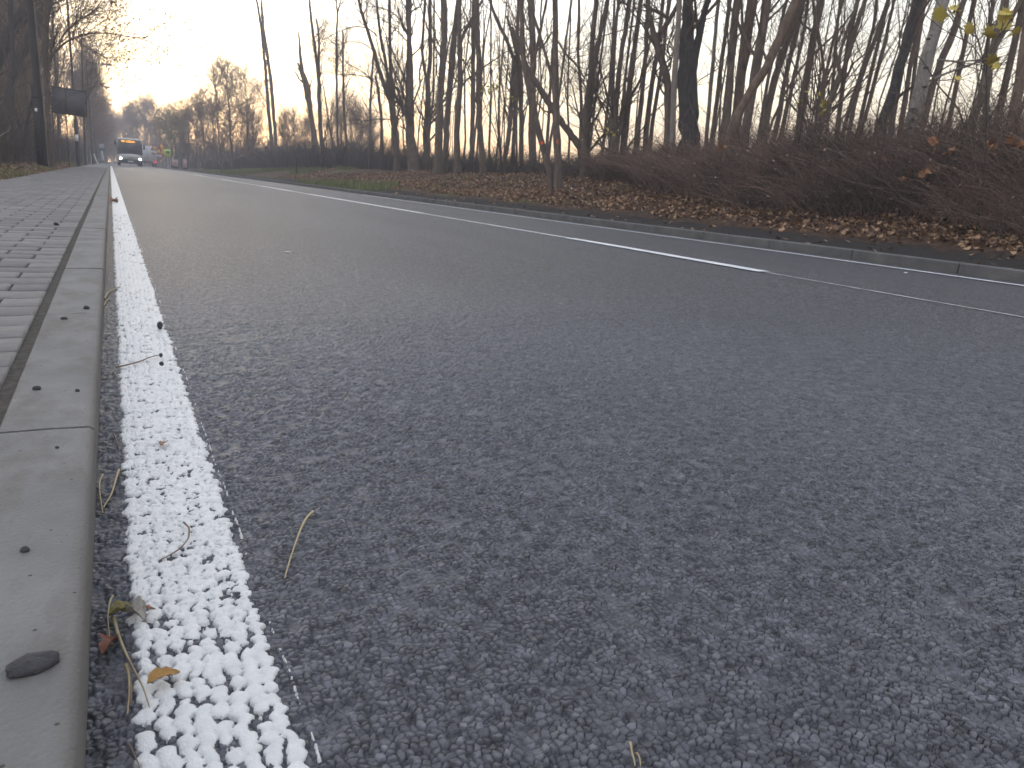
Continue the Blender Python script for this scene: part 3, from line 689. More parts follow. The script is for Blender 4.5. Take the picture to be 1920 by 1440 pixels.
# each: (key, plane x, desc or full label, stems, options)
T = [
('', 10.0, 'left one of the pair of slender crossing trunks standing apart', [[(511,285,7),(503,200,6.5),(498,130,6),(491,60,5),(486,25,4.5),(481,0,4)]], dict(dens=.5, tw=.5)),
('', 10.2, 'right one of the pair of slender crossing trunks standing apart', [[(519,285,7),(513,215,6.5),(508,150,6),(500,95,5.5),(493,50,5),(490,0,4)]], dict(dens=.5, tw=.5)),
('B', 9.6, 'leaning tree with a thick broken-off trunk and one thin spike at the top', [[(598,315,10),(590,265,11),(583,215,8),(577,180,12.5),(573,155,13),(568,143,9),(563,105,5),(560,60,2.5)],[(572,150,8),(566,143,5),(558,118,3)],[(573,158,5),(562,150,3),(551,130,1.5)]], dict(dens=.12, tw=.4, top=False)),
('', 10.4, 'slender forked', [[(607,308,8),(601,245,8),(598,150,7),(592,100,5.5),(585,50,5),(580,0,4)],[(598,150,5),(598,70,4),(594,36,2.5)]], dict(dens=1.1, low=.12)),
('', 10.0, 'thin whip-like', [[(630,308,3),(617,230,3),(606,160,2)]], dict(dens=.3, top=False)),
('', 11.0, 'slender straight', [[(640,305,4),(633,262,4.5),(632,200,4.5),(631,130,4.5),(631,70,4),(633,25,3),(630,0,2.5)],[(633,25,3),(639,0,2)]], dict(dens=1.1, low=.12)),
('', 10.6, 'slender short-topped', [[(655,312,5),(648,250,5),(645,215,5),(643,130,4),(643,58,3)]], dict(dens=1.0, low=.2, top=False)),
('', 13.0, 'thin far', [[(694,290,4.5),(694,200,4.5),(698,130,4),(700,100,3)]], dict(dens=1.2, top=False)),
('', 10.6, 'snapped-off short', [[(717,305,7),(715,220,6),(709,170,6),(704,143,4)]], dict(dens=.3, top=False)),
('', 9.6, 'left-leaning wide-limbed', [[(744,315,12),(740,250,12),(733,190,10),(720,160,8),(707,120,7.5),(700,90,7),(690,60,6.5),(680,30,6),(672,0,5)],[(733,195,8),(728,150,6),(722,110,6),(712,60,5),(706,0,4)],[(708,68,2.6),(690,52,2.2),(664,49,1.9),(640,57,1.5),(602,76,.9)],[(712,165,2.4),(697,148,2),(678,133,1.7),(651,119,1.2),(636,112,.8)],[(706,150,2),(690,145,1.7),(660,139,1.4),(634,140,.9)],[(738,225,2.4),(715,222,2),(690,226,1.6),(668,225,1)],[(700,95,2),(680,80,1.6),(655,78,1.3),(630,85,.8)]], dict(dens=1.3, low=.08)),
('', 9.9, 'straight mid-thick', [[(748,312,8),(742,240,8),(737,190,7),(732,130,7),(731,65,6),(730,0,6)]], dict(dens=1.3, low=.1)),
('C', 9.7, 'thick straight dark trunk standing upright in the left part of the wood', [[(776,316,22),(770,270,19),(768,220,17),(768,160,16),(768,80,9),(765,0,12)],[(766,235,8),(760,212,7),(745,188,6.5),(733,160,5)],[(764,60,3),(745,30,2.5),(720,15,2),(690,12,1.2)],[(766,80,3),(748,62,2.2),(725,40,1.8),(700,34,1)]], dict(dens=1.4, low=.1)),
('', 10.3, 'two-pronged', [[(800,315,16),(800,250,14),(803,190,11),(801,152,9)],[(801,155,8),(806,130,8),(807,60,7.5),(806,0,7)],[(801,155,6),(793,115,5.5),(791,90,5.5),(794,50,5),(797,0,5)]], dict(dens=.8)),
('', 9.6, 'stout upright', [[(820,318,17),(823,230,14),(826,160,13),(831,100,13),(834,50,12),(832,0,12)]], dict(dens=.8)),
('', 10.3, 'gently right-leaning', [[(834,315,12),(838,230,12),(843,170,11),(849,110,11),(853,50,10),(860,0,9)]], dict(dens=.8)),
('', 9.5, 'stout forking', [[(858,320,14),(855,240,11),(862,180,11),(863,130,11),(861,70,9),(861,0,8)],[(862,85,6),(869,62,6.5),(880,45,6),(893,20,5),(905,0,4)]], dict(dens=.8)),
('', 10.8, 'straight slim', [[(884,305,10),(886,220,9),(887,130,8),(887,60,8),(888,0,8)]], dict(dens=.7)),
('', 9.5, 'slightly bent dark', [[(906,320,13),(899,240,11),(897,160,10),(898,110,10),(894,50,10),(894,0,9)]], dict(dens=.8)),
('', 10.3, 'leaning slim', [[(945,312,9),(955,240,9),(960,180,9),(962,120,8),(966,105,8)],[(963,112,7),(958,95,7),(944,60,7),(930,35,6),(918,0,5)]], dict(dens=.9)),
('', 11.5, 'slim upright', [[(961,308,8),(966,200,7),(970,110,7),(972,0,6)]], dict(dens=.5)),
('', 10.8, 'bare upright', [[(978,305,9),(977,200,9),(976,130,9),(968,95,9),(960,60,6),(950,30,4)]], dict(dens=.6)),
('', 10.5, 'stout column-like', [[(998,320,16),(997,250,14),(1000,130,13),(998,60,13),(995,0,13)]], dict(dens=.7)),
('', 11.5, 'orange-ish short slim', [[(1024,305,7),(1028,230,6),(1033,150,6),(1036,90,5)]], dict(dens=.4, top=False)),
('M2', 8.3, 'curved stem sharing its foot with the trunk painted with a red 6', [[(1037,347,15),(1026,305,12),(1018,275,12),(1003,225,13),(995,180,14),(988,140,13),(981,110,10),(978,60,9),(977,0,9)],[(993,160,8),(1000,120,6),(1012,60,5),(1026,0,4)]], dict(dens=.7)),
('M', 8.25, 'upright trunk painted with a small red number 6 near its foot', [[(1049,349,17),(1046,300,14),(1044,260,14),(1042,190,13.5),(1041,120,12),(1041,60,11),(1041,0,10)],[(1041,172,7),(1035,150,6.5),(1027,110,6),(1013,75,6),(1005,40,6),(990,0,6)],[(1043,72,4),(1060,100,4.5),(1080,120,4),(1097,148,3)]], dict(dens=.9)),
('', 10.4, 'heavy trunk leaning far left behind the one painted with a red 6', [[(1100,300,14),(1090,280,14),(1075,258,13),(1050,225,12),(1032,198,12),(1015,170,12),(995,138,10),(985,118,9),(975,90,7),(960,50,4)]], dict(dens=.4, top=False)),
('', 11.2, 'slim crooked', [[(1086,298,7),(1090,230,6.5),(1090,180,6),(1085,130,6),(1083,90,6),(1086,45,5.5),(1085,0,5)]], dict(dens=.7)),
('', 10.2, 'stout V-forked', [[(1097,298,17),(1100,230,16),(1105,170,15),(1108,143,12)],[(1108,148,9),(1107,110,9.5),(1113,50,9),(1118,0,9)],[(1108,148,9),(1117,110,9),(1124,70,9),(1132,30,8),(1140,0,7)]], dict(dens=.8)),
('', 10.6, 'wide-footed V-forked', [[(1151,295,20),(1150,240,18),(1152,197,15)],[(1150,205,7),(1144,160,6),(1150,100,6.5),(1153,50,6),(1160,0,6)],[(1153,205,10),(1158,170,9.5),(1163,110,9.5),(1172,60,9),(1180,0,9)],[(1143,230,4),(1130,200,3),(1114,172,3)]], dict(dens=.8)),
('', 10.9, 'right-leaning upright', [[(1168,290,12),(1175,230,11),(1180,170,11),(1187,110,10),(1195,50,9),(1202,0,8)]], dict(dens=.8)),
('', 12.0, 'thin partner-like', [[(1165,285,6),(1168,220,6),(1172,150,5),(1180,80,5),(1190,0,4)]], dict(dens=.6)),
('', 11.0, 'slim tall', [[(1191,295,10),(1198,230,9),(1205,170,9),(1210,110,8),(1212,60,8),(1215,0,8)]], dict(dens=.8)),
('', 11.4, 'leaning slim', [[(1208,295,10),(1213,230,10),(1220,170,9),(1228,120,9),(1236,80,8),(1243,0,7)]], dict(dens=.8)),
('', 9.6, 'crooked tree with a swollen knuckle and two heavy limbs, left of the broad dark trunk', [[(1252,280,16),(1253,190,14),(1252,150,15),(1244,122,14),(1233,90,14),(1226,67,15)],[(1227,70,11),(1220,40,10),(1217,25,9),(1213,0,9)],[(1229,72,9),(1241,53,9),(1255,42,9),(1266,25,8),(1275,0,7)],[(1257,38,7),(1242,27,7),(1228,20,6),(1206,8,5)]], dict(dens=.6)),
('', 9.1, 'pale slim trunk standing against the left side of the very broad dark trunk', [[(1261,280,12),(1264,170,11),(1268,80,10),(1275,0,10)]], dict(dens=.4, mat_='P')),
('K', 9.8, 'very broad dark trunk that splits into two tops', [[(1291,285,42),(1292,250,38),(1292,200,36),(1290,150,37),(1290,118,38),(1288,100,32),(1287,60,24),(1290,0,21)],[(1298,118,20),(1304,98,17),(1309,72,13),(1316,45,12),(1321,20,11),(1328,0,10)],[(1309,72,6),(1306,40,5),(1302,0,5)]], dict(dens=.8, mat_='D')),
('', 12.0, 'slim pale', [[(1324,275,8),(1330,190,7.5),(1338,110,7.5),(1341,60,7),(1348,0,7)]], dict(dens=.7, mat_='P')),
('', 11.3, 'slim dark', [[(1333,275,9),(1345,180,8.5),(1355,100,8),(1362,50,8),(1370,0,8)]], dict(dens=.7)),
('', 10.3, 'stout straight', [[(1357,280,17),(1365,190,16),(1370,130,15),(1374,70,15),(1382,0,15)]], dict(dens=.8)),
('', 12.2, 'narrow forked', [[(1372,275,8),(1380,170,7),(1388,100,7),(1395,60,6),(1390,25,5),(1390,0,5)],[(1394,65,5),(1400,30,5),(1407,0,4)]], dict(dens=.7)),
('', 10.6, 'stout leaning', [[(1373,285,19),(1385,180,18),(1395,115,16),(1405,60,15),(1415,0,14)]], dict(dens=.6, mat_='R')),
('', 10.3, 'stout right-leaning', [[(1392,285,19),(1408,190,17),(1419,120,17),(1430,50,17),(1438,0,17)]], dict(dens=.7)),
('G', 9.0, 'thick brown trunk slanting strongly to the right across its neighbours', [[(1366,280,19),(1372,245,19),(1385,208,17),(1405,175,16),(1430,138,16),(1450,98,17),(1472,50,18),(1495,0,18)]], dict(dens=.5, mat_='R')),
('', 11.2, 'smooth slanting', [[(1428,275,14),(1443,190,13),(1455,135,12),(1470,95,12),(1488,45,12),(1500,0,11)]], dict(dens=.7)),
('', 12.3, 'slim slanting', [[(1448,270,10),(1459,229,10),(1468,170,9),(1480,110,9),(1495,60,9),(1508,0,8)]], dict(dens=.8)),
('', 13.5, 'slim far slanting', [[(1463,265,8),(1472,224,7),(1487,150,7),(1500,95,7),(1512,40,6),(1515,0,6)]], dict(dens=.7)),
('', 10.8, 'long thin bow-shaped', [[(1436,262,6),(1447,228,5),(1468,182,4.5),(1490,142,4.5),(1520,104,4),(1556,76,4),(1585,45,3.5),(1603,20,3),(1615,0,3)]], dict(dens=.3)),
('', 12.0, 'stout greyish', [[(1494,275,16),(1500,230,15),(1512,150,14),(1522,90,14),(1532,40,13),(1540,0,13)]], dict(dens=.7)),
('', 10.4, 'forked brown', [[(1521,282,12),(1530,235,11),(1538,200,11),(1546,145,10)],[(1546,150,7),(1541,90,6),(1532,50,6),(1523,0,6)],[(1546,150,6),(1558,90,5.5),(1568,50,5),(1580,0,5)]], dict(dens=.8, mat_='R')),
('', 9.8, 'Y-forked', [[(1527,285,13),(1540,235,12),(1553,200,12),(1568,160,12),(1575,142,11)],[(1575,145,7),(1567,122,6.5),(1573,95,6),(1592,50,6),(1610,0,5)],[(1576,147,9),(1592,105,9),(1605,50,9),(1622,0,8)]], dict(dens=.8)),
('', 10.8, 'slim slanting', [[(1572,285,8),(1590,210,8),(1610,150,7.5),(1625,100,7),(1640,50,7),(1645,0,6)]], dict(dens=.8)),
('', 11.8, 'narrow slanting', [[(1588,280,9),(1600,200,8),(1622,120,8),(1645,65,8),(1665,0,7)]], dict(dens=.8)),
('', 11.0, 'slim dark slanting', [[(1605,280,8),(1630,190,8),(1645,130,7.5),(1660,80,7),(1670,30,7),(1676,0,6)]], dict(dens=.8)),
('', 9.8, 'thick dark trunk slanting right, just left of the pale spotted one', [[(1638,285,25),(1648,250,22),(1666,200,21),(1685,140,20),(1697,90,19),(1710,40,19),(1722,0,18)],[(1668,210,6),(1690,175,4.5),(1720,157,4),(1745,150,3)]], dict(dens=.6, mat_='D')),
('', 12.5, 'slim trunk between the thick dark slanting one and the pale spotted one', [[(1684,275,10),(1695,200,9.5),(1705,130,9),(1718,70,9),(1735,0,8)]], dict(dens=.6)),
('W', 9.7, 'pale smooth spotted trunk, lightest in the wood', [[(1699,290,31),(1705,262,29),(1716,205,27),(1730,150,26),(1744,90,25),(1755,45,24),(1768,0,23)],[(1750,148,5),(1790,131,4.5),(1835,116,3.5),(1870,110,2)],[(1757,112,4),(1800,116,3.5),(1855,110,2)]], dict(dens=.35, mat_='P')),
('', 11.2, 'dark trunk emerging from behind the pale spotted one', [[(1722,270,14),(1738,200,14),(1755,140,14),(1773,95,13),(1790,55,12),(1808,0,11)]], dict(dens=.6)),
('', 11.5, 'thin sapling', [[(1742,268,4),(1752,200,3.5),(1764,130,3),(1785,60,3),(1800,0,2.5)]], dict(dens=.7)),
('', 10.8, 'thin twin-like sapling', [[(1756,268,4.5),(1772,200,4),(1787,145,3.5),(1805,95,3),(1825,30,3),(1832,0,2)]], dict(dens=.7)),
('', 9.6, 'dark two-legged trunk forking high, near the right edge', [[(1811,275,16),(1822,230,15),(1835,190,14),(1848,158,14),(1858,110,14),(1870,60,14),(1885,0,14)],[(1866,90,9),(1880,72,9.5),(1897,38,9),(1915,0,9)]], dict(dens=.7)),
('', 10.2, 'slim leg-like trunk under the dark forking one near the right edge', [[(1842,278,12),(1846,230,11),(1850,190,10),(1855,150,8),(1860,115,6)]], dict(dens=.3, top=False)),
('', 9.6, 'brown trunk cut by the right edge of the view', [[(1890,275,20),(1899,230,19),(1908,190,19),(1917,140,18),(1923,60,18),(1930,0,17)]], dict(dens=.6, mat_='R')),
]
LM = {'B':'leaning broken-off trunk','C':'thick straight dark trunk','M':'trunk painted with a red 6','K':'very broad dark split trunk','G':'brown trunk slanting across others','W':'pale spotted trunk'}
ORD = ['first','second','third','fourth','fifth','sixth','seventh','eighth','ninth','tenth','eleventh','twelfth','thirteenth','fourteenth']
MM = {'D':M_BARKD,'R':M_BARKR,'P':M_BARKP}
T.sort(key=lambda t: t[3][0][1][0])
cur, cnt = None, 0
M_PALE = mat('smooth_spotted_bark', (.16,.145,.135), (.26,.235,.215), 5, .8, .25, 25)
marked = None; pale = None; broad = None
for key, X, desc, stems, opt in T:
    full = len(desc.split()) > 3
    cnt += 1
    lab = desc if full else f"{desc} bare trunk, {ORD[cnt-1]} to the right of the {LM[cur]}"
    if key in LM: cur, cnt = key, 0
    opt = dict(opt); mk = opt.pop('mat_', None)
    t, off = build_tree(stems, X, M_PALE if key == 'W' else MM.get(mk, M_BARK), label=lab, **opt)
    if key == 'M': marked = (t, off, X)
    if key == 'M2': marked2 = (t, off, X)
    if key == 'W': pale = (t, off, X)

# painted red number on the marked trunk, paint dab on its neighbour
def text_mesh(s, size, depth=.002):
    cu = bpy.data.curves.new('t', 'FONT'); cu.body = s; cu.size = size; cu.align_x = 'CENTER'; cu.align_y = 'CENTER'; cu.extrude = depth; cu.resolution_u = 4
    ob = bpy.data.objects.new('t', cu); COL.objects.link(ob); dg = bpy.context.evaluated_depsgraph_get()
    me = bpy.data.meshes.new_from_object(ob.evaluated_get(dg)); bpy.data.objects.remove(ob); return me
M_RED = mat('red_paint', (.75,.08,.03), (.80,.14,.05), 30, .7)
def facing(p, q=(0,0,EYE)):     # rotation so that local +Z looks from p towards q, +Y up
    z = Vector(q)-Vector(p); z.z = 0; z.normalize(); x = Vector((0,0,1)).cross(z).normalized()
    return Matrix((x, Vector((0,0,1)), z)).transposed()
def on_bark(t, off, p):         # the point of the trunk's skin nearest the road at the height of p
    me = next(c for c in t.children if c.name.startswith('trunk')).data
    v = np.array([x.co for x in me.vertices])+off; q = v[(np.abs(v[:,2]-p[2]) < .22) & (np.hypot(v[:,0]-p[0], v[:,1]-p[1]) < .6)]
    d = np.array([-p[0], -p[1], 0.]); d /= np.linalg.norm(d); c = q.mean(0); c[2] = p[2]; side = np.array([d[1], -d[0], 0.])
    c = c+side*((p-c)@side)*.5
    return c + d*(max((q-c)@d)+.006)
t, off, X = marked
D0 = Dx(1045, X); p = on_bark(t, off, P(1044, 267, D0))
o = link('painted_number', text_mesh('6', .125, .001), M_RED, t); o.matrix_local = Matrix.Translation(Vector(p-off)) @ facing(p).to_4x4()
t, off, X = marked2
p = on_bark(t, off, P(1015, 268, Dx(1037, X))); a = Acc(); a.disc((0,0,0), (0,0,1), .035, 9, .002)
o = a.build('paint_dab', M_RED, t); o.matrix_local = Matrix.Translation(Vector(p-off)) @ facing(p).to_4x4()
# knots of the pale trunk
t, off, X = pale
for px, py, r in ((1712,207,.045),(1711,224,.02),(1736,127,.028),(1734,163,.022),(1741,73,.022),(1746,66,.012),(1708,240,.018)):
    p = P(px, py, Dx(px, X)-.5*27*Dx(px, X)/F_PX-.001)-off
    a = Acc()
    for rr, th in ((r, .012),):
        M3 = np.array(facing(p+off)); ang = np.linspace(0, 2*PI, 13)[:-1]
        ring = np.array([(math.cos(x)*rr*1.3, math.sin(x)*rr*.8, 0) for x in ang]); top = ring*.55+np.array([0,0,th]); 
        V = np.vstack([ring, top, [[0,0,th*.4]]])@M3.T+p; k = 12; i = np.arange(k); j = (i+1) % k
        a.add(V, np.stack([i,j,j+k,i+k],1), np.stack([i+k,j+k,np.full(k,2*k)],1))
    a.build('bark_knot', M_BARKD, t)

# saplings with yellow leaves
def sapling(px, py0, paths, X, label, clusters, lm, group=None, size=.09):
    D0 = Dx(px, X)
    t, off = build_tree(paths, X, M_BARKD, dens=.35, tw=.6, dots=0, top=False, label=label, name='young_tree', group='young trees with leaves still on')
    C = []; sz = []
    for cx_, cy_, n_, sp, s_ in clusters:
        for _ in range(n_):
            C.append(P(cx_+random.gauss(0, sp), cy_+random.gauss(0, sp*.6), D0+random.gauss(0, .12))-off); sz.append(s_*(.75+.5*random.random()))
    leaves('leaves', np.array(C), np.array(sz), lm, 'maple', .15, parent=t, curl=.3)
    return t
sapling(938, 300, [[(941,312,2.6),(936,270,2.4),(929,200,2.2),(922,130,1.5)],[(938,290,2),(930,250,2),(912,205,1.6),(903,180,1)],[(938,300,2),(944,210,2),(953,120,1.2)]], 9.6,
        'thin many-stemmed young tree with yellow-green leaf tufts', [(925,165,26,9,.10),(960,182,12,7,.09),(912,172,8,5,.09)], M_YLEAF)
sapling(1850, 305, [[(1845,330,3.6),(1849,250,3.4),(1850,180,3),(1850,80,2.6),(1856,0,2)],[(1850,150,2),(1835,70,1.6),(1800,30,1.2),(1772,18,.9)],[(1850,115,2),(1875,60,1.5),(1905,52,1)]], 7.9,
        'thin dark young maple with big yellow leaves in front of the wood at the right', [(1768,25,3,6,.15),(1790,18,3,6,.13),(1797,25,1,2,.12),(1818,53,1,1,.13),(1853,63,1,1,.17),(1886,25,3,5,.15),(1880,45,1,3,.15),(1910,62,3,6,.13),(1866,115,2,6,.14),(1870,125,1,3,.11),(1800,148,2,3,.09)], M_YLEAF)
sapling(1532, 270, [[(1525,290,3),(1530,230,2.6),(1536,160,2)],[(1530,235,2),(1545,210,1.6),(1560,195,1)],[(1530,220,2),(1512,190,1.5),(1498,172,1)]], 8.8,
        'small young tree with scattered yellow-green leaves before the slanting trunks', [(1548,195,5,6,.10),(1500,185,6,10,.07),(1543,212,3,4,.08),(1520,170,4,8,.06)], M_YLEAF)
sapling(1150, 280, [[(1140,296,2.4),(1144,260,2.2),(1150,238,1.6)],[(1146,255,1.6),(1136,243,1)]], 9.4,
        'low young tree with a few dull yellow leaves beside the V-forked trunks', [(1148,245,9,7,.07),(1135,241,6,4,.06)], M_YLEAF)
# rust coloured leaves caught in the thicket
C = []; 
for cx_, cy_, n_, sp in ((1752,265,5,7),(1790,285,6,10),(1700,338,8,9),(1760,322,9,14),(1905,270,6,9),(1870,275,5,8),(1655,300,3,5),(1350,275,4,5)):
    for _ in range(n_): C.append(P(cx_+random.gauss(0,sp), cy_+random.gauss(0,sp*.6), Dx(cx_, 8.15)+random.gauss(0,.1)))
tag(leaves('thicket_rust_leaves', np.array(C), .07+.05*rng.random(len(C)), M_OLEAF, 'maple', .25), kind='stuff')

# further trunks standing between and behind: each one its own tree, copies of six prototypes
def proto_tree(h, r0, seed, crown_n=12, m=None, fine=1.0, low=.25, spread=1.0, tm=None, lean=.06, k=7, rmin=.006, l1=(1.0,2.8)):
    n = 9; z = np.linspace(0, h, n); Pt = np.zeros((n,3)); Pt[:,2] = z
    Pt[:,0] = np.cumsum(rng.normal(size=n))*lean*h*.12; Pt[:,1] = np.cumsum(rng.normal(size=n))*lean*h*.12; Pt[0,:2] = 0; Pt[0,2] = -.15
    R = r0*np.linspace(1,.12,n)**.8; R[0] *= 1.25
    A = Acc(); A.tubes(Pt, R, k); trunk = A.mesh('trunk')
    B = Acc()
    b1, r1 = spawn(Pt[None], R[None], crown_n, l1[0]*spread, l1[1]*spread, .75, .55, low, 6, .38, rmin=rmin*2); B.tubes(b1, r1, 4)
    b2, r2 = spawn(b1, r1, max(2,int(8*fine)), .5*spread, 1.4*spread, .85, .3, .12, 5, .5, rmin=rmin); B.tubes(b2, r2, 3)
    b3, r3 = spawn(b2, r2, max(2,int(6*fine)), .25*spread, .8*spread, .9, .2, .1, 4, .6, rmin=rmin*.7); B.tubes(b3, r3, 3)
    cm = B.mesh('crown'); trunk.materials.append(tm or M_BARK); cm.materials.append(m or M_TWIG)
    return trunk, cm
PR = [proto_tree(9.5+.6*i, .026+.007*i, i, 10, fine=.6, low=.15, rmin=.004) for i in range(6)]
def put(proto, x, y, label, group, sc=1.0, name='bare_tree', rz=None, tilt=None, wide=1.0):
    t = empty(name, (x, y, float(G(x, y))), random.random()*2*PI if rz is None else rz); t.scale = (sc*wide,sc*wide,sc)
    if tilt: t.rotation_euler = (tilt[0], tilt[1], t.rotation_euler.z)
    for nm, me in zip(('trunk','crown'), proto):
        o = bpy.data.objects.new(nm, me); COL.objects.link(o); o.parent = t
    return tag(t, label, 'tree', group)
spans = [(720,860,'slim background trunk of the left wood, behind the thick straight dark trunk',12),(860,1030,'slim background trunk between the thick straight dark trunk and the red 6',14),(1060,1240,'slim background trunk between the red 6 and the very broad dark trunk',10),
         (1310,1500,'slim background trunk between the broad dark trunk and the Y-forked one',8),(1500,1700,'slim background trunk behind the slanting trunks left of the pale one',7),(1740,1920,'slim background trunk between the pale spotted trunk and the right edge',6)]
for a, b, lab, n in spans:
    for i in range(n):
        px = a+(b-a)*(i+random.random())/n; X = random.uniform(12.5, 19); D0 = Dx(px, X); p = P(px, 330, D0)
        put(PR[random.randrange(6)], p[0], p[1], lab, lab.split(',')[0]+' group' if False else lab.replace('slim background trunk','slim background trunks'), random.uniform(.8,1.15), tilt=(random.gauss(0,.03), random.gauss(0,.03)))

# far trees with dense fine crowns
FP = [proto_tree(8.5+i*.8, (.09+.01*i), i, 24+i, m=M_TWIGR, fine=1.5, low=.03, spread=1.5, tm=mat('far_bark_%d' % i, (.07,.055,.045),(.12,.095,.08),4), lean=.04, k=6, rmin=.012) for i in range(4)]
FY = [proto_tree(7.5, .12, 9, 18, m=mat('olive_twig', (.17,.15,.06),(.23,.19,.09),.5), fine=1.4, low=.05, spread=1.7, rmin=.016)]
def far(px, D0, topy, label, group, protos=FP, name='bare_tree', wide=1.35):
    base = P(px, 300, D0); g = float(G(base[0], base[1])); top = P(px, topy+(9 if 300 < px < 600 else 0), D0)
    me = random.choice(protos); h = max(v.co.z for v in me[0].vertices)+.9
    return put(me, base[0], base[1], label, group, (top[2]-g)/h, name, wide=wide)
GR = 'trees far down the road'
far(437,62,125,'tall spreading bare tree rising above the other trees right of the road',GR)
far(415,72,140,'bare upright-branched tree just left of the tall spreading one',GR)
far(465,66,150,'bare bushy tree between the tall spreading one and the pair of slender trunks',GR)
for px, D0, ty in ((352,88,188),(368,84,186),(384,80,182),(399,78,186),(475,70,172),(340,96,200)):
    far(px,D0,ty,'reddish bushy bare tree in the row right of the road, beyond the striped boards','reddish trees right of the road')
for px, D0, ty in ((330,92,212),(346,88,222),(322,100,208)):
    far(px,D0,ty,'olive-yellow bushy tree right of the yellow-green sign','olive trees by the sign', FY)
for px, D0, ty in ((540,60,218),(555,66,208),(570,60,220),(530,72,214),(585,70,215),(660,75,190),(640,70,205),(675,62,215),(620,78,205),(690,80,218),(700,72,230)):
    far(px,D0,ty,'low reddish bare tree on the horizon behind the gap in the wood','low trees behind the gap')
for i, (px, D0, ty) in enumerate(((245,160,208),(262,150,207),(280,150,206),(296,140,206),(312,130,205),(232,180,214),(254,190,212),(272,170,204),(305,120,214),(288,180,205),(220,190,226),(215,150,240),(240,240,214),(225,235,218),(208,230,222))):
    far(px,D0,ty,'hazy bare tree closing the view behind the bus','hazy trees behind the bus')
# left wood
for px, D0, ty in ((205,170,225),(199,140,212),(194,120,195),(188,105,178),(183,96,165),(176,88,145),(190,128,190),(201,155,205),(168,80,120),(160,76,105),(172,95,150),(181,115,170)):
    far(px,D0,ty,'hazy bare tree in the row left of the road beyond the lamp posts','hazy trees left of the road')
for i in range(26):
    D0 = random.uniform(26, 80); px = random.uniform(-30, 150); X = P(px, 300, D0)[0]
    if X > -3.2: continue
    far(px, D0, random.uniform(-60, 110), 'bare tree in the dense wood left of the pavement', 'trees of the dense left wood')
BRP = [proto_tree(9, .09, 20+i, 14, m=M_TWIG, fine=.8, low=.1, spread=1.1, tm=M_BARK) for i in range(3)]
for i in range(20):
    D0 = random.uniform(17, 42); px = random.uniform(-60, 95); X = P(px, 300, D0)[0]
    if X > -3.4: continue
    put(random.choice(BRP), P(px,300,D0)[0], P(px,300,D0)[1], 'mid-sized bare tree in the near left wood', 'mid-sized trees of the left wood', random.uniform(.8,1.3))
LG = 'trees of the left wood'
def left_tree(stems, D0, label, **k):
    return build_tree(stems, mat_=k.pop('mat_', M_BARKD), label=label, D=D0, group=LG, **k)
left_tree([[(99,304,9),(94,260,9),(88,180,9),(85,90,10),(87,0,11)],[(90,130,5),(97,103,4.5),(110,91,4),(125,77,3.5),(140,72,3),(165,62,2.6),(200,62,2.2),(237,68,1.8),(262,72,1.5),(290,82,1.1),(323,98,.7)],[(92,110,4),(105,100,3),(122,60,3),(150,35,2.5),(185,20,1.6)],[(140,72,2.5),(155,85,1.8),(180,98,1.4),(215,120,.8)]], 24,
          'tall trunk beside the utility pole with a long branch over the road', dens=2.2, tw=1.6, dots=520, leafsize=.05, leafmat=rand_mat('golden_leaf', [(.20,.12,.05),(.34,.22,.08),(.42,.30,.12)]), mat_=M_BARK, low=.25)
left_tree([[(-60,300,26),(-30,170,25),(0,95,24),(30,45,23),(58,0,22)]], 27, 'thick dark trunk leaning right across the upper left corner', dens=.9, dots=60, leafsize=.05)
left_tree([[(0,285,17),(8,210,16),(22,150,15),(48,85,15),(72,35,15),(88,0,13)]], 29, 'dark bent trunk passing behind the utility pole', dens=1.0, dots=60)
left_tree([[(40,305,7),(45,260,6),(50,225,5),(62,180,4),(70,120,3)],[(44,270,4),(30,210,3),(17,175,3),(40,110,3),(50,80,2)]], 23, 'crooked dark stem low in the left wood, left of the utility pole', dens=.8, top=False)
left_tree([[(112,300,3.5),(109,240,3.5),(104,150,3),(100,60,3),(98,0,2.5)]], 32, 'thin straight trunk seen below and above the grey board', dens=1.0, mat_=M_BARK, dots=40)
left_tree([[(18,300,9),(22,220,9),(24,120,8),(20,0,8)]], 26, 'dark upright trunk near the left edge', dens=1.0, dots=40)
left_tree([[(160,299,2.5),(158,250,2.5),(155,180,2.4),(154,110,2),(152,60,1.6)],[(157,200,1.5),(170,170,1.2),(185,150,.9)],[(156,170,1.5),(172,130,1.2),(190,100,.8)]], 48, 'slim dark tree with side branches between the first two lamp posts', dens=1.6, tw=1.2, top=False, dots=120, leafsize=.06)
# ---------------------------------------------------------------- street furniture and vehicles
M_BLACK = mat('black_plastic', (.018,.018,.02), (.03,.03,.032), 6, .5)
M_RUB = mat('rubber', (.02,.02,.02), None, rough=.85)
M_WHITE = mat('white_lacquer', (.82,.83,.84), (.86,.87,.88), 2, .25, spec=.6)
M_SILV = mat('silver_lacquer', (.58,.59,.61), (.66,.67,.69), 2, .3, metal=.2)
M_GLASS = mat('dark_glass', (.02,.023,.027), (.035,.038,.042), 1.5, .08, spec=.7)
M_STEEL = mat('galvanised_steel', (.28,.29,.31), (.38,.39,.41), 8, .5, metal=.4)
M_POLE = mat('dark_pole', (.035,.034,.036), (.06,.058,.06), 8, .7, .3, 40)
M_WOODP = mat('old_timber', (.055,.042,.034), (.10,.078,.062), 4, .85, .5, 20, stretch=(4,4,.4))
M_LEDB = mat('led_panel', (.02,.012,.008), None, rough=.4)
M_LED = mat('led_amber', (.8,.4,.05), None, emit=(1.0,.42,.04), estr=2.2)
M_HL = mat('headlight_lit', (.9,.9,.85), None, emit=(1.0,.96,.82), estr=14)
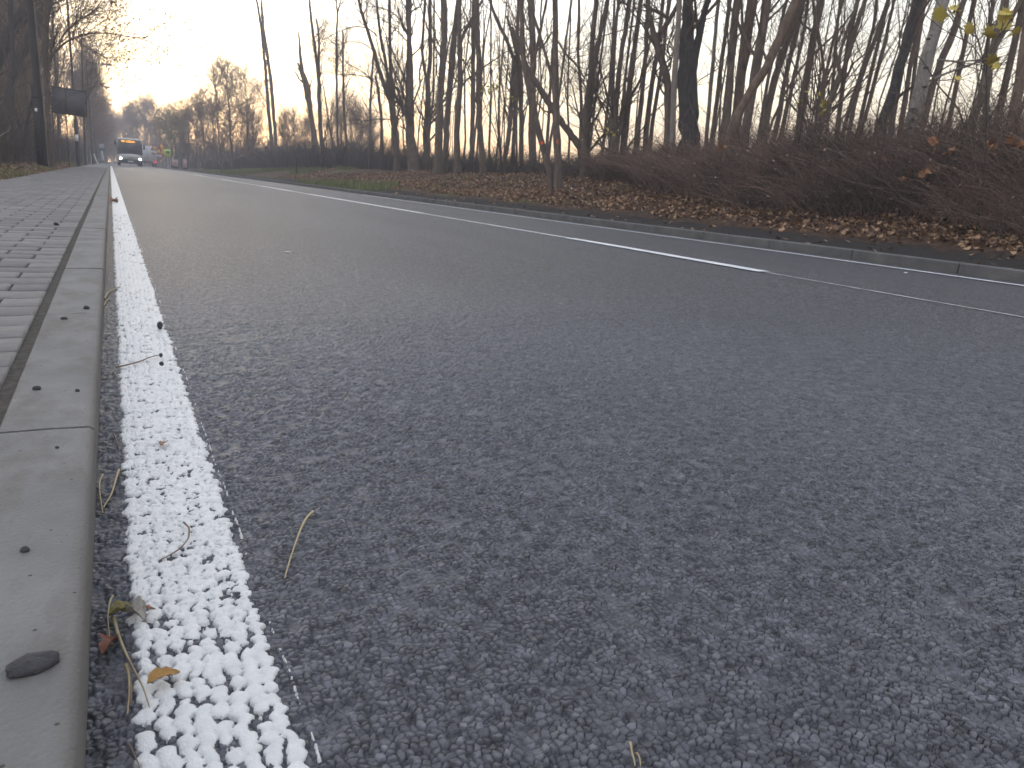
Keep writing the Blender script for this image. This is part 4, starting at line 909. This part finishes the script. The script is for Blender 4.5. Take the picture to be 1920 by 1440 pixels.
M_RIM = mat('rim', (.35,.35,.36), None, rough=.4, metal=.6)
def rbox(A, x0, x1, y0, y1, z0, z1, r=.08, n=4):
    """box with rounded vertical and upper edges, made of stacked rounded rectangles"""
    lv = [(z0, 0.0)]+[(z1-r+r*math.sin(t), r-r*math.cos(t)) for t in np.linspace(0, PI/2*.92, n)]
    ks = []
    for z, ins in lv:
        ring = []
        for cx_, cy_, a0 in ((x1-r, y1-r, 0), (x0+r, y1-r, PI/2), (x0+r, y0+r, PI), (x1-r, y0+r, 1.5*PI)):
            for t in np.linspace(a0, a0+PI/2, n): ring.append((cx_+(r-ins)*math.cos(t), cy_+(r-ins)*math.sin(t), z))
        ks.append(ring)
    V = np.array(ks); k = V.shape[1]; m = len(lv); i = np.arange(k); j = (i+1) % k
    Q = np.vstack([np.stack([a*k+i, a*k+j, (a+1)*k+j, (a+1)*k+i], 1) for a in range(m-1)])
    c0 = V[0].mean(0); c1 = V[-1].mean(0)
    T_ = np.vstack([np.stack([j, i, np.full(k, m*k)], 1), np.stack([(m-1)*k+i, (m-1)*k+j, np.full(k, m*k+1)], 1)])
    A.add(np.vstack([V.reshape(-1,3), c0, c1]), Q, T_)
def wheel(parent, x, y, r=.48, wdt=.28, z=None):
    a = Acc(); z = r if z is None else z
    prof = [(-.5,.62),(-.5,.93),(-.42,1.0),(.42,1.0),(.5,.93),(.5,.62)]
    ang = np.linspace(0, 2*PI, 25)[:-1]; V = np.array([[(x+px*wdt, y+pr*r*math.cos(t), z+pr*r*math.sin(t)) for t in ang] for px, pr in prof]); k = 24
    i = np.arange(k); j = (i+1) % k
    a.add(V.reshape(-1,3), np.vstack([np.stack([q*k+i, q*k+j, (q+1)*k+j, (q+1)*k+i], 1) for q in range(5)]))
    wl = a.build('wheel', M_RUB, parent)
    b = Acc(); b.disc((x, y, z), (1,0,0), r*.62, 20, wdt*.8); b.disc((x, y, z), (1,0,0), r*.18, 10, wdt*1.0)
    b.build('rim', M_RIM, wl); return wl
# ---- bus
BY = 87.0
pb = P(245.0, 305, BY); bus = empty('bus', (pb[0], pb[1], float(zroad(max(.1,pb[0]), pb[1]))+.0))
tag(bus, 'white and silver city bus with lit headlights at the far end of the road', 'bus')
def panel(A, pts, y, th=.02):          # front panel: outline in x,z at depth y(z)
    k = len(pts); V = [(x, y(z)-th, z) for x, z in pts]+[(x, y(z)+.01, z) for x, z in pts]
    c = np.mean(np.array(V[:k]), 0); i = np.arange(k); j = (i+1) % k
    A.add(np.vstack([V, c]), np.stack([i,j,j+k,i+k],1), np.stack([j,i,np.full(k,2*k)],1))
yf = lambda z: .0 + .14*max(0, (z-.9))/2.1
a = Acc()
# body loft: rounded cross-sections from the raked nose to the tail
secs = []
for y, sc_ in ((0,.0),(.05,.06),(.35,.10),(12,.10)):
    ring = []
    wv = 1.2 if y == 0 else 1.275
    for x, z in ((-wv,.34),(-wv-.0,1.2),(-wv+.03,2.2),(-wv+.06,2.72),(-wv+.16,2.92),(-wv+.42,3.0),(0,3.04),(wv-.42,3.0),(wv-.16,2.92),(wv-.06,2.72),(wv-.03,2.2),(wv,1.2),(wv,.34)):
        ring.append((x, y+(yf(z) if y < 1 else 0), z if y > 0 else min(z, 2.97)))
    secs.append(ring)
V = np.array(secs); k = 13; i = np.arange(k); j = (i+1) % k
a.add(V.reshape(-1,3), np.vstack([np.stack([q*k+i, q*k+j, (q+1)*k+j, (q+1)*k+i],1) for q in range(3)]))
for q in (0, 3):
    a.add(np.vstack([V[q], V[q].mean(0)]), None, [(x, (x+1) % k, k) for x in range(k)])
a.build('body', M_WHITE, bus, smooth=False)
a = Acc(); panel(a, [(-1.25,1.22),(-.6,1.34),(0,1.36),(.6,1.34),(1.25,1.22),(1.255,2.2),(1.20,2.74),(1.05,2.88),(-1.05,2.88),(-1.20,2.74),(-1.255,2.2)], yf, .05); ws = a.build('windshield', M_GLASS, bus, smooth=False)
for sx in (-.55, .35):
    a = Acc(); a.tubes(np.array([[sx,-.0,1.30],[sx+.3,.0,1.7],[sx+.42,.03,2.1]]), np.array([.012,.012,.008]), 5); a.build('wiper', M_BLACK, ws)
a = Acc(); a.box(-.92,.68,-.03,.06,2.50,2.82); dsp = a.build('destination_display', M_LEDB, bus, smooth=False); dsp.location.y = .05
a = Acc()   # unreadable amber dot matrix: a short route block and a longer text block
for gx0, gx1 in ((-.84,-.48),(-.36,.56)):
    for gx in np.arange(gx0, gx1, .046):
        for gz in range(5):
            if HT[2][int((gx+2)*40), gz] > .22:
                zz = 2.565+gz*.045; a.box(gx, gx+.034, -.045, -.031, zz, zz+.034)
a.build('amber_dots', M_LED, dsp, smooth=False)
a = Acc(); panel(a, [(-1.24,.72),(1.24,.72),(1.24,1.20),(.6,1.32),(0,1.34),(-.6,1.32),(-1.24,1.20)], yf, .055); a.build('front_panel', M_SILV, bus, smooth=False)
a = Acc(); rbox(a, -1.22, 1.22, -.08, .2, .30, .74, .06); bp_ = a.build('bumper', M_BLACK, bus)
a = Acc(); a.box(-.28,.28,-.105,-.085,.45,.57); a.build('licence_plate', M_WHITE, bp_, smooth=False)
for sx in (-.98, .98):
    a = Acc(); a.disc((sx, -.05, .80), (0,1,0), .15, 18, .05); h_ = a.build('headlight', M_BLACK, bus)
    a = Acc(); a.disc((sx, -.085, .80), (0,1,0), .115, 16, .02); a.build('bulb', M_HL, h_)
for sx, zm in ((-1.45, 2.45), (1.45, 2.15)):
    s = 1 if sx > 0 else -1
    a = Acc(); rbox(a, sx-.10, sx+.10, -.22, -.08, zm-.25, zm+.25, .04); m_ = a.build('mirror', M_BLACK, bus)
    a = Acc(); a.tubes(np.array([[s*1.15,.06,2.8],[s*1.38,-.08,2.82],[sx,-.15,zm+.22]]), np.array([.025,.025,.02]), 6); a.build('mirror_arm', M_BLACK, m_)
for y in (2.7, 9.0):
    for s in (-1, 1): wheel(bus, s*1.12, y, .48, .28)
for s in (-1, 1):
    for y0 in (.5, 2.3, 4.4, 6.5, 8.6):
        a = Acc(); a.box(*sorted((s*1.262, s*1.29)), y0, y0+1.9, 1.15, 2.55); a.build('side_window', M_GLASS, bus, smooth=False)
# ---- lorry
pt = P(277.0, 305, 106); lorry = empty('box_lorry', (pt[0], pt[1], float(zp(pt[1]))+.03))
tag(lorry, 'pale grey box lorry seen from behind, partly hidden by the bus', 'lorry')
M_BOXG = mat('lorry_box', (.74,.75,.80), (.80,.82,.86), 1.2, .5)
a = Acc(); rbox(a, -1.2, 1.2, 0, 6, .75, 2.75, .05); a.build('cargo_box', M_BOXG, lorry, smooth=False)
a = Acc()
for x in (-.02,): a.box(x, x+.03, -.03, .0, .85, 2.65)
a.build('rear_door_seam', M_STEEL, lorry, smooth=False)
a = Acc(); rbox(a, -1.0, 1.0, 6.1, 7.9, .5, 2.3, .12); a.build('cab', M_WHITE, lorry)
a = Acc(); a.box(-1.15,1.15,-.08,.02,.48,.66); a.build('rear_bumper', M_BLACK, lorry, smooth=False)
M_TAIL = mat('tail_light', (.55,.02,.03), None, rough=.3, emit=(1,.06,.08), estr=.7)
for sx in (-.92, .92):
    a = Acc(); rbox(a, sx-.23, sx+.23, -.11, -.05, .56, .76, .02); a.build('tail_light', M_TAIL, lorry)
for s in (-1, 1):
    for y in (1.2, 6.9): wheel(lorry, s*.98, y, .42, .3)
# ---- lamp posts
def lamp(px, D0, topy, label, sleeve=2.2, arm=1.6, headless=False):
    b = P(px, 300, D0); g = float(G(b[0], b[1])) if b[0] < AX0 else KZ+float(zp(b[1])); h = P(px, topy, D0)[2]-g
    t = empty('street_lamp', (b[0], b[1], g)); tag(t, label, 'street lamp', 'street lamps along the pavement')
    a = Acc(); a.tubes(np.array([[0,0,-.1],[0,0,sleeve],[0,0,sleeve+.04],[0,0,h*.7],[0,0,h]]), np.array([.10,.095,.058,.05,.04]), 10, cap=True); pl = a.build('pole', M_POLE, t)
    a = Acc(); a.box(-.07,.07,-.115,-.098,1.2,1.5); a.build('notice', M_WHITE, pl, smooth=False) if D0 < 60 else None
    a = Acc(); a.tubes(np.array([[0,0,h-.02],[.5*arm/1.6,0,h+.16],[arm,0,h+.24]]), np.array([.035,.03,.028]), 7); a.build('arm', M_POLE, t)
    a = Acc(); rbox(a, arm-.1, arm+.75, -.15, .15, h+.18, h+.32, .05); hd = a.build('lamp_head', M_STEEL, t)
    a = Acc(); a.box(arm+.1, arm+.65, -.1, .1, h+.16, h+.179); a.build('lens', M_GLASS, hd, smooth=False)
lamp(147, 38, -42, 'nearest street lamp pole, dark and sleeved, right beside the grey board')
lamp(174, 66, 128, 'second street lamp along the pavement, its grey head the highest in view', arm=1.15)
lamp(181, 86, 168, 'third street lamp along the kerb, its small head above the far pavement', arm=1.1)
lamp(188, 110, 198, 'farthest visible street lamp, lowest and smallest of the row', arm=1.2)
# ---- utility pole
b = P(85, 318, 23.5); g = float(G(min(b[0],-1.5), b[1])); M_TAR = mat('tarred_timber', (.016,.013,.012), (.032,.027,.025), 5, .8, .5, 20, stretch=(4,4,.4)); t = empty('utility_pole', (b[0]-.02, b[1], g))
tag(t, 'dark weathered utility pole bolted to a thicker stub, at the inner edge of the pavement', 'pole')
a = Acc(); a.tubes(np.array([[.02,0,-.1],[-.01,0,2.4],[-.05,0,6],[-.08,0,9]]), np.array([.11,.10,.085,.075]), 12, cap=True); a.build('pole', M_TAR, t)
a = Acc(); a.box(-.17,-.0,-.14,.10,-.1,2.38); a.box(-.18,.1,-.155,-.13,.6,.66); a.box(-.18,.1,-.155,-.13,2.0,2.06); a.build('concrete_stub', M_TAR, t, smooth=False)
a = Acc(); a.box(-.12,-.05,-.147,-.141,1.62,1.71); a.build('number_plate', M_WHITE, t, smooth=False)
a = Acc(); a.tubes(np.array([[.115,-.05,0],[.10,-.05,3],[.05,-.05,7]]), np.full(3,.012), 6); a.build('cable_conduit', M_BARKP, t)
# ---- board
M_BOARD = mat('grey_board', (.085,.085,.095), (.12,.12,.13), 2, .6)
b = P(129, 304, 31); g = float(G(b[0], b[1])); cbx = P(126, 192, 31)
t = empty('sign_board', (b[0], b[1], g)); tag(t, 'large plain dark grey board on thin posts, left of the pavement', 'sign board')
zc = cbx[2]-g; a = Acc(); a.box(-.58,.56,-.02,.02,zc-.47,zc+.47); bd = a.build('board', M_BOARD, t, smooth=False); bd.rotation_euler.y = .06
a = Acc(); 
for x0,x1,z0,z1 in ((-.66,.62,zc+.46,zc+.50),(-.66,.62,zc-.50,zc-.46),(-.67,-.63,zc-.5,zc+.5),(.59,.63,zc-.5,zc+.5),(-.12,-.08,zc-.46,zc+.46)): a.box(x0,x1,-.035,-.021,z0,z1)
a.build('board_frame', M_POLE, t, smooth=False).rotation_euler.y = .06
for x in (-.45, .02):
    a = Acc(); a.tubes(np.array([[x,.05,-.25],[x,.05,zc+.3]]), np.full(2,.02), 8, cap=True); a.build('post', M_POLE, t)
# ---- bus stop pillar
b = P(192, 303, 78); t = empty('bus_stop', (b[0], b[1], KZ+float(zp(b[1])))); tag(t, 'slim blue-grey bus stop pillar with pale top sign and framed timetable', 'bus stop')
M_BLUE = mat('blue_grey_metal', (.10,.17,.22), (.14,.21,.27), 3, .5)
a = Acc(); a.tubes(np.array([[-.22,0,0],[-.22,0,1.6]]), np.full(2,.035), 8, cap=True); a.tubes(np.array([[.25,0,0],[.25,0,1.6]]), np.full(2,.035), 8, cap=True); a.build('legs', M_BLUE, t)
a = Acc(); rbox(a, -.34, .36, -.06, .06, 1.36, 1.62, .03); a.build('header', M_BLUE, t)
a = Acc(); rbox(a, -.20, .26, -.04, .04, 1.62, 1.98, .03); a.build('top_sign', mat('pale_sign', (.5,.52,.56),(.58,.6,.63),4,.5), t)
a = Acc(); a.box(-.10,.10,-.02,.02,.35,1.3); cs = a.build('timetable_case', mat('timetable', (.5,.51,.52),(.62,.63,.63),14,.5), t, smooth=False)
# slanted rails
for k, (px, dx_) in enumerate(((172,-.04),(180,.30))):
    b = P(px, 303, 72); t = empty('leaning_rail' if k else 'white_post', (b[0], b[1], KZ+float(zp(b[1]))))
    a = Acc(); a.tubes(np.array([[dx_*.5,0,0],[-dx_*.5,0,.95]]), np.full(2,.05), 8, cap=True); a.build('bar', M_WHITE, t)
    a = Acc(); a.disc((dx_*.5,0,.01), (0,0,1), .09, 12, .02); a.build('foot', M_STEEL, t)
    tag(t, 'white bar leaning to the left beside the second street lamp' if k else 'short upright white post just left of the second street lamp', 'post')
# ---- signs right of the road, far away
M_LIME = mat('fluorescent_sign', (.62,.88,.16), (.68,.92,.20), 3, .5, emit=None)
M_ORA = mat('orange_sign', (.72,.30,.05), (.78,.36,.08), 3, .5)
M_SRED = mat('sign_red', (.60,.06,.05), (.66,.09,.07), 4, .5)
M_SYEL = mat('sign_yellow', (.75,.50,.10), (.80,.56,.14), 4, .5)
M_SWH = mat('sign_white', (.62,.63,.66), (.70,.70,.73), 4, .5)
M_DG = mat('sign_symbol', (.05,.12,.05), None, rough=.6)
def poster(px, D0): 
    b = P(px, 311, D0); return b, float(zp(b[1]))+.09
b, g = poster(316, 80); t = empty('crossing_sign', (b[0], b[1], g)); tag(t, 'square yellow-green warning sign on two pale posts right of the road', 'sign')
zc = P(315.5, 287, 80)[2]-g
for x in (-.05, .17):
    a = Acc(); a.tubes(np.array([[x,0,-.2],[x,0,zc+.2]]), np.full(2,.03), 8, cap=True); a.build('post', M_SWH, t)
a = Acc(); a.box(-.34,.26,-.05,-.032,zc-.34,zc+.34); pn = a.build('sign_plate', M_LIME, t, smooth=False)
a = Acc(); a.box(-.24,.16,-.056,-.051,zc+.02,zc+.20); a.box(-.24,.16,-.056,-.051,zc-.02,zc+.0)
for x in (-.2,-.08,.04): a.box(x,x+.05,-.056,-.051,zc-.16,zc-.02)
a.build('sign_symbol', M_DG, pn, smooth=False)
def tri_sign(px, topy, D0, label, cat='sign', plate2=None):
    b, g = poster(px, D0); t = empty('warning_sign', (b[0], b[1], g)); tag(t, label, cat)
    zc = P(px, topy, D0)[2]-g
    a = Acc(); a.tubes(np.array([[0,0,-.2],[0,0,zc]]), np.full(2,.03), 8, cap=True); a.build('post', M_STEEL, t)
    def tri(r, y0, y1):
        V = [(r*math.sin(q), y, zc-.4+r*math.cos(q)) for y in (y0, y1) for q in (0, 2*PI/3, 4*PI/3)]
        a = Acc(); a.add(V, [(0,1,4,3),(1,2,5,4),(2,0,3,5)], [(0,2,1),(3,4,5)]); return a
    pl = tri(.46, -.05, -.03).build('sign_plate', M_SRED, t, smooth=False); tri(.32, -.056, -.051).build('sign_field', M_SYEL, pl, smooth=False)
    if plate2: 
        a = Acc(); a.box(-.30,.30,-.05,-.03,zc-1.15,zc-.75); p2 = a.build('lower_plate', M_SWH, t, smooth=False)
        a = Acc(); a.box(-.22,.22,-.056,-.051,zc-.98,zc-.93); a.box(-.22,.22,-.056,-.051,zc-1.08,zc-1.04); a.build('text_bars', M_SRED, p2, smooth=False)
tri_sign(290, 272, 92, 'triangular red and yellow sign with a plate below, just right of the lorry', plate2=True)
tri_sign(299, 279, 98, 'lower triangular warning sign with a white plate, middle one of the three', plate2=True)
tri_sign(304.5, 269, 84, 'tallest triangular orange warning sign, just left of the yellow-green one')
b, g = poster(306.5, 82); t = empty('marker_board', (b[0], b[1], g)); tag(t, 'narrow orange board on a post touching the left side of the yellow-green sign', 'sign')
zc = P(306.5, 287, 82)[2]-g
a = Acc(); a.tubes(np.array([[0,.03,-.2],[0,.03,zc+.3]]), np.full(2,.025), 8, cap=True); a.build('post', M_STEEL, t)
a = Acc(); a.box(-.12,.12,-.02,.0,zc-.4,zc+.4); a.build('board', M_ORA, t, smooth=False)
def chevron(px, topy, boty, D0, label):
    b = P(px, boty, D0); g = b[2]; t = empty('striped_barrier', (b[0], b[1], g)); tag(t, label, 'barrier', 'striped barriers along the right kerb')
    h = P(px, topy, D0)[2]-g
    a = Acc(); rbox(a, -.16, .16, -.02, .03, .12, h, .02); bd = a.build('board', M_SWH, t, smooth=False)
    a = Acc(); n_ = 4
    for q in range(n_):
        z0 = .16+(h-.2)*q/n_; hh = (h-.2)/n_*.26
        a.add([(-.155,-.026,z0),(.155,-.026,z0+.12),(.155,-.026,min(h-.02,z0+.12+hh)),(-.155,-.026,z0+hh),(-.155,-.02,z0),(.155,-.02,z0+.12),(.155,-.02,min(h-.02,z0+.12+hh)),(-.155,-.02,z0+hh)], [(0,1,2,3),(0,4,5,1),(1,5,6,2),(2,6,7,3),(3,7,4,0)])
    a.build('stripes', M_SRED, bd, smooth=False)
    a = Acc(); rbox(a, -.22, .22, -.18, .18, 0, .12, .04); a.build('foot', M_RUB, t)
chevron(325.5, 299, 313.5, 84, 'red and white striped barrier, first to the right of the yellow-green sign')
chevron(331, 299.5, 315, 80, 'red and white striped barrier, middle one of the three')
chevron(347, 299, 317, 74, 'red and white striped barrier standing apart from the other two')
# thin stake among the leaves on the bank
b = P(556.5, 330, Dx(556.5, 7.6)); t = empty('stake', (b[0], b[1], float(G(b[0],b[1]))-.02)); tag(t, 'thin dark wooden stake driven into the leaf-covered bank', 'stake')
a = Acc(); hh = P(556, 292, Dx(556.5,7.6))[2]-float(G(b[0],b[1])); a.tubes(np.array([[.01,0,-.1],[0,0,hh*.5],[-.02,0,hh]]), np.array([.022,.022,.018]), 7, cap=True); a.build('shaft', M_BARKD, t)
a = Acc(); a.tubes(np.array([[-.02,0,hh-.01],[-.02,0,hh+.02]]), np.array([.026,.020]), 7, cap=True); a.build('split_top', M_BARKP, t)

# ---------------------------------------------------------------- small things on the ground close by
def on_plane(px, py, h=0.0):
    c = np.array([(px-960)/F_PX, (py-720)/F_PX, 1.]); d = cw(c)
    t_ = -(EYE-h)/d[2]; x, y = d[0]*t_, d[1]*t_
    for _ in range(3):
        z = h if h else float(zroad(x, y))+.002; t_ = -(EYE-z)/d[2]; x, y = d[0]*t_, d[1]*t_
    return np.array([x, y, z])
M_STRAW = mat('straw', (.30,.24,.13), (.42,.34,.20), 60, .6)
M_STALK = mat('stalk', (.34,.30,.18), (.22,.16,.09), 25, .6)
M_BROWNST = mat('brown_stem', (.13,.085,.06), (.20,.14,.10), 40, .7)
def stem(name, pts, wpx, m, label, cat, lift=.002, arch=0.0, h=0.0, group=None, end=.5):
    q = np.array([on_plane(x, y, h) for x, y in pts]); n = len(q)
    d = math.hypot(*(q.mean(0)[:2]))+.3
    q = smooth_path(q, 4*n); s = np.linspace(0, 1, len(q)); q[:,2] += lift+arch*np.sin(PI*s)+.0006*np.sin(9*s)
    dist = np.linalg.norm(q.mean(0)-np.array([0,0,EYE])); r = wpx*dist/F_PX/2
    c = q.mean(0); a = Acc(); a.tubes(q-c, r*np.interp(s, [0,.15,1], [1.25,1,end]), 6, cap=True)
    o = a.build(name, m); o.location = c; return tag(o, label, cat, group)
stem('straw', [(587,964),(574,978),(562,1005),(548,1045),(534,1090)], 4.5, M_STRAW, 'pale dry stalk lying alone on the asphalt right of the white line', 'stalk', .004, .003)
stem('dead_stem', [(345,988),(356,1003),(354,1022),(338,1042),(318,1053),(300,1060)], 3.4, M_BROWNST, 'hooked brown stem lying on top of the thick white line', 'stem', .0065, .003)
stem('straw', [(193,893),(186,912),(188,938),(193,966)], 3.2, M_STRAW, 'bent pale needle nearest the kerb, left one of a pair in the gutter', 'needle', .003, .003)
stem('straw', [(223,884),(217,908),(209,935),(194,956)], 4.0, M_STRAW, 'curved pale needle touching the white line, right one of a pair in the gutter', 'needle', .003, .003)
stem('stalk', [(212,1127),(206,1150),(203,1178),(206,1205)], 3.6, M_STALK, 'short upright-looking pale stalk above the long stalk in the gutter', 'stalk', .006, .006)
stem('stalk', [(214,1168),(222,1205),(236,1240),(254,1276),(270,1305),(281,1338)], 6.0, M_STALK, 'long thick stalk lying from the gutter onto the white line', 'stalk', .006, .004, end=.3)
stem('stalk', [(236,1252),(243,1275),(243,1310),(239,1345)], 5.5, M_STALK, 'short pale stalk under the long thick one in the gutter', 'stalk', .003, .002)
stem('dead_stem', [(241,1258),(247,1290),(246,1325)], 4.5, M_BROWNST, 'reddish brown stem beside the short pale stalk in the gutter', 'stem', .003, .002)
stem('dead_stem', [(240,1400),(250,1420),(262,1444)], 3.2, M_BROWNST, 'red-brown stem at the very bottom of the gutter', 'stem', .003, .002)
stem('twig', [(218,694),(235,692),(258,686),(282,676),(302,671)], 2.6, M_BROWNST, 'thin curved twig lying across the white line', 'twig', .007, .002)
stem('twig', [(196,562),(203,551),(212,546),(226,539)], 2.8, M_STALK, 'crooked pale twig in the gutter near the second kerb joint', 'twig', .003, .004)
stem('twig', [(194,575),(200,566),(206,560)], 2.6, M_STALK, 'short forked bit of twig in the gutter beside the crooked one', 'twig', .003, .003)
stem('dead_stem', [(213,817),(219,832),(224,848)], 2.6, M_BROWNST, 'short brown stem in the gutter just above the pair of needles', 'stem', .003, .002)
stem('twig', [(212,700),(218,706),(222,716)], 2.2, M_STALK, 'tiny pale twig at the gutter end of the twig crossing the line', 'twig', .003, .002)
stem('stalk', [(1181,1398),(1183,1415),(1190,1442)], 4.5, M_STRAW, 'pale stalk tip at the bottom of the picture on the bare asphalt', 'stalk', .003, .002)
stem('stalk', [(1192,1418),(1198,1428),(1200,1442)], 3.5, M_STRAW, 'shorter pale stalk beside the stalk tip at the bottom', 'stalk', .003, .002)
def curled_leaf(name, px, py, Lpx, Wpx, ang, m, label, z=.006, h=0.0, curl=.45, kind='oval'):
    p = on_plane(px, py, h); dist = np.linalg.norm(p-np.array([0,0,EYE])); L, W_ = Lpx*dist/F_PX, Wpx*dist/F_PX
    nu, nv = 9, 13; V = []
    for i in range(nv):
        v = i/(nv-1); w_ = W_/2*math.sin(PI*min(1, v*1.02+.01))**.7*(1+.15*math.sin(9*v)) if kind == 'oval' else W_/2*(.25+.75*abs(math.sin(3.2*PI*v)))*math.sin(PI*(v*.96+.02))
        for j in range(nu):
            u_ = (j/(nu-1)-.5)*2; x = L*(v-.5); y = u_*w_
            V.append((x*math.cos(ang)-y*math.sin(ang), x*math.sin(ang)+y*math.cos(ang), curl*(u_*u_)*w_*1.2+.15*curl*L*math.sin(v*PI*1.4)+.0008*math.sin(23*v+5*u_)))
    me = mesh_np(name, V, grid_faces(nv, nu)); o = link(name, me, m); o.location = (p[0], p[1], p[2]+z)
    tag(o, label, 'leaf'); return o
M_L1 = mat('ochre_leaf', (.36,.20,.045), (.24,.12,.035), 60, .55, .2, 200)
M_L2 = mat('tan_leaf', (.34,.20,.13), (.24,.13,.09), 60, .7, .2, 200)
M_L3 = mat('rust_brown_leaf', (.20,.075,.045), (.13,.055,.04), 60, .7, .3, 200)
M_L4 = mat('green_dry_leaf', (.17,.15,.06), (.26,.21,.09), 60, .7, .3, 200)
M_L5 = mat('grey_husk', (.30,.28,.25), (.40,.375,.34), 50, .7, .2, 200)
curled_leaf('leaf', 308, 1283, 52, 30, .35, M_L1, 'glossy ochre oval leaf lying on the white line near the bottom', .008)
curled_leaf('leaf', 306, 838, 22, 20, 1.2, M_L2, 'tiny tan ragged leaf in the middle of the white line', .006, kind='lobed')
curled_leaf('leaf', 208, 1213, 60, 34, 1.15, M_L3, 'crumpled rust-brown leaf in the gutter beside the long stalk', .003, curl=.8, kind='lobed')
curled_leaf('leaf', 232, 1160, 46, 26, .1, M_L4, 'dry greenish curled leaf where the stalks meet in the gutter', .006, curl=.9)
curled_leaf('husk', 257, 1166, 34, 30, -.7, M_L5, 'pale grey shell-like husk on the left rim of the white line', .008, curl=1.2)
curled_leaf('leaf', 272, 1158, 34, 16, .25, M_L2, 'small brown pointed leaf scrap right of the grey husk', .009, curl=.8, kind='lobed')
curled_leaf('leaf', 214, 380, 12, 30, .4, M_L2, 'tan leaf lying far along the white line by the gutter', .006, curl=.5, kind='lobed')
def pebble(px, py, Lpx, Wpx, label, h=0.0, m=M_POLE, flat=.5, ang=0.0, name='pebble', cat='pebble'):
    p = on_plane(px, py, h); dist = np.linalg.norm(p-np.array([0,0,EYE])); a_, b_ = Lpx*dist/F_PX/2, Wpx*dist/F_PX/2
    nu, nv = 12, 8; V = [(0,0,-1.)]
    V += [(math.cos(2*PI*i/nu)*math.sin(PI*j/nv), math.sin(2*PI*i/nu)*math.sin(PI*j/nv), -math.cos(PI*j/nv)) for j in range(1, nv) for i in range(nu)]+[(0,0,1.)]
    V = np.array(V)*(1+.07*rng.normal(size=(len(V),1))); c_, s_ = math.cos(ang), math.sin(ang)
    V = V*np.array([a_, b_*1.5, min(a_,b_)*flat*1.6]); V = V@np.array([[c_,s_,0],[-s_,c_,0],[0,0,1]])
    Q = [(1+j*nu+i, 1+j*nu+(i+1) % nu, 1+(j+1)*nu+(i+1) % nu, 1+(j+1)*nu+i) for j in range(nv-2) for i in range(nu)]
    T_ = [(0, 1+(i+1) % nu, 1+i) for i in range(nu)]+[(1+(nv-2)*nu+i, 1+(nv-2)*nu+(i+1) % nu, len(V)-1) for i in range(nu)]
    o = link(name, mesh_np(name, V, Q, T_), m); o.location = (p[0], p[1], p[2]+min(a_,b_)*flat*.8); return tag(o, label, cat)
M_DARKST = mat('dark_pebble', (.035,.034,.04), (.06,.058,.065), 60, .8, .5, 300)
pebble(60, 1252, 74, 34, 'dark elongated lump lying on the kerb top, largest of the bits there', KZ, M_DARKST, .45, .35, 'stone', 'stone')
pebble(47, 1035, 13, 9, 'small dark crumb on the kerb above the elongated lump', KZ, M_DARKST, .9)
pebble(162, 579, 9, 5, 'dark crumb on the kerb just past the second joint', KZ, M_DARKST, .9)
pebble(120, 599, 10, 4, 'flat dark crumb on the kerb before the second joint', KZ, M_DARKST, .9)
pebble(69, 731, 13, 6, 'wide dark crumb on the kerb near the pavers', KZ, M_DARKST, .9)
pebble(145, 734, 7, 4, 'tiny dark crumb near the kerb edge, level with the wide crumb', KZ, M_DARKST, .9)
pebble(107, 841, 6, 4, 'tiny dark crumb on the kerb between the wide crumb and the stained patch', KZ, M_DARKST, .9)
pebble(300, 614, 9, 7, 'round black pebble on the right border of the white line', .012, M_DARKST, 1.2)
pebble(302, 668, 6, 4, 'black pebble at the tip of the twig crossing the white line', .012, M_DARKST, 1.2)
pebble(303, 684, 7, 4, 'black pebble just below the tip of the twig on the white line', .012, M_DARKST, 1.2)
pebble(105, 421, 7, 3, 'dark crumb on the pavers far up the pavement', KZ+.003, M_DARKST, 1)
pebble(540, 473, 12, 2.5, 'pale fleck lying on the asphalt in the near lane', .016, M_SWH, .5, name='stone', cat='fleck')
pebble(1698, 512, 9, 3, 'pale fleck on the asphalt of the far lane', .05, M_SWH, .5, name='stone', cat='fleck')

# ---------------------------------------------------------------- evening haze
m = bpy.data.materials.new('haze'); m.use_nodes = True; t = m.node_tree; t.nodes.clear()
o_ = t.nodes.new('ShaderNodeOutputMaterial'); pv = t.nodes.new('ShaderNodeVolumePrincipled'); t.links.new(pv.outputs[0], o_.inputs['Volume'])
pv.inputs['Color'].default_value = (.84,.87,.98,1); pv.inputs['Density'].default_value = .0032; pv.inputs['Anisotropy'].default_value = .1
a = Acc(); a.box(-306, 306, -306, 336, -9, 30); hz = a.build('haze', m, smooth=False); hz['kind'] = 'stuff'
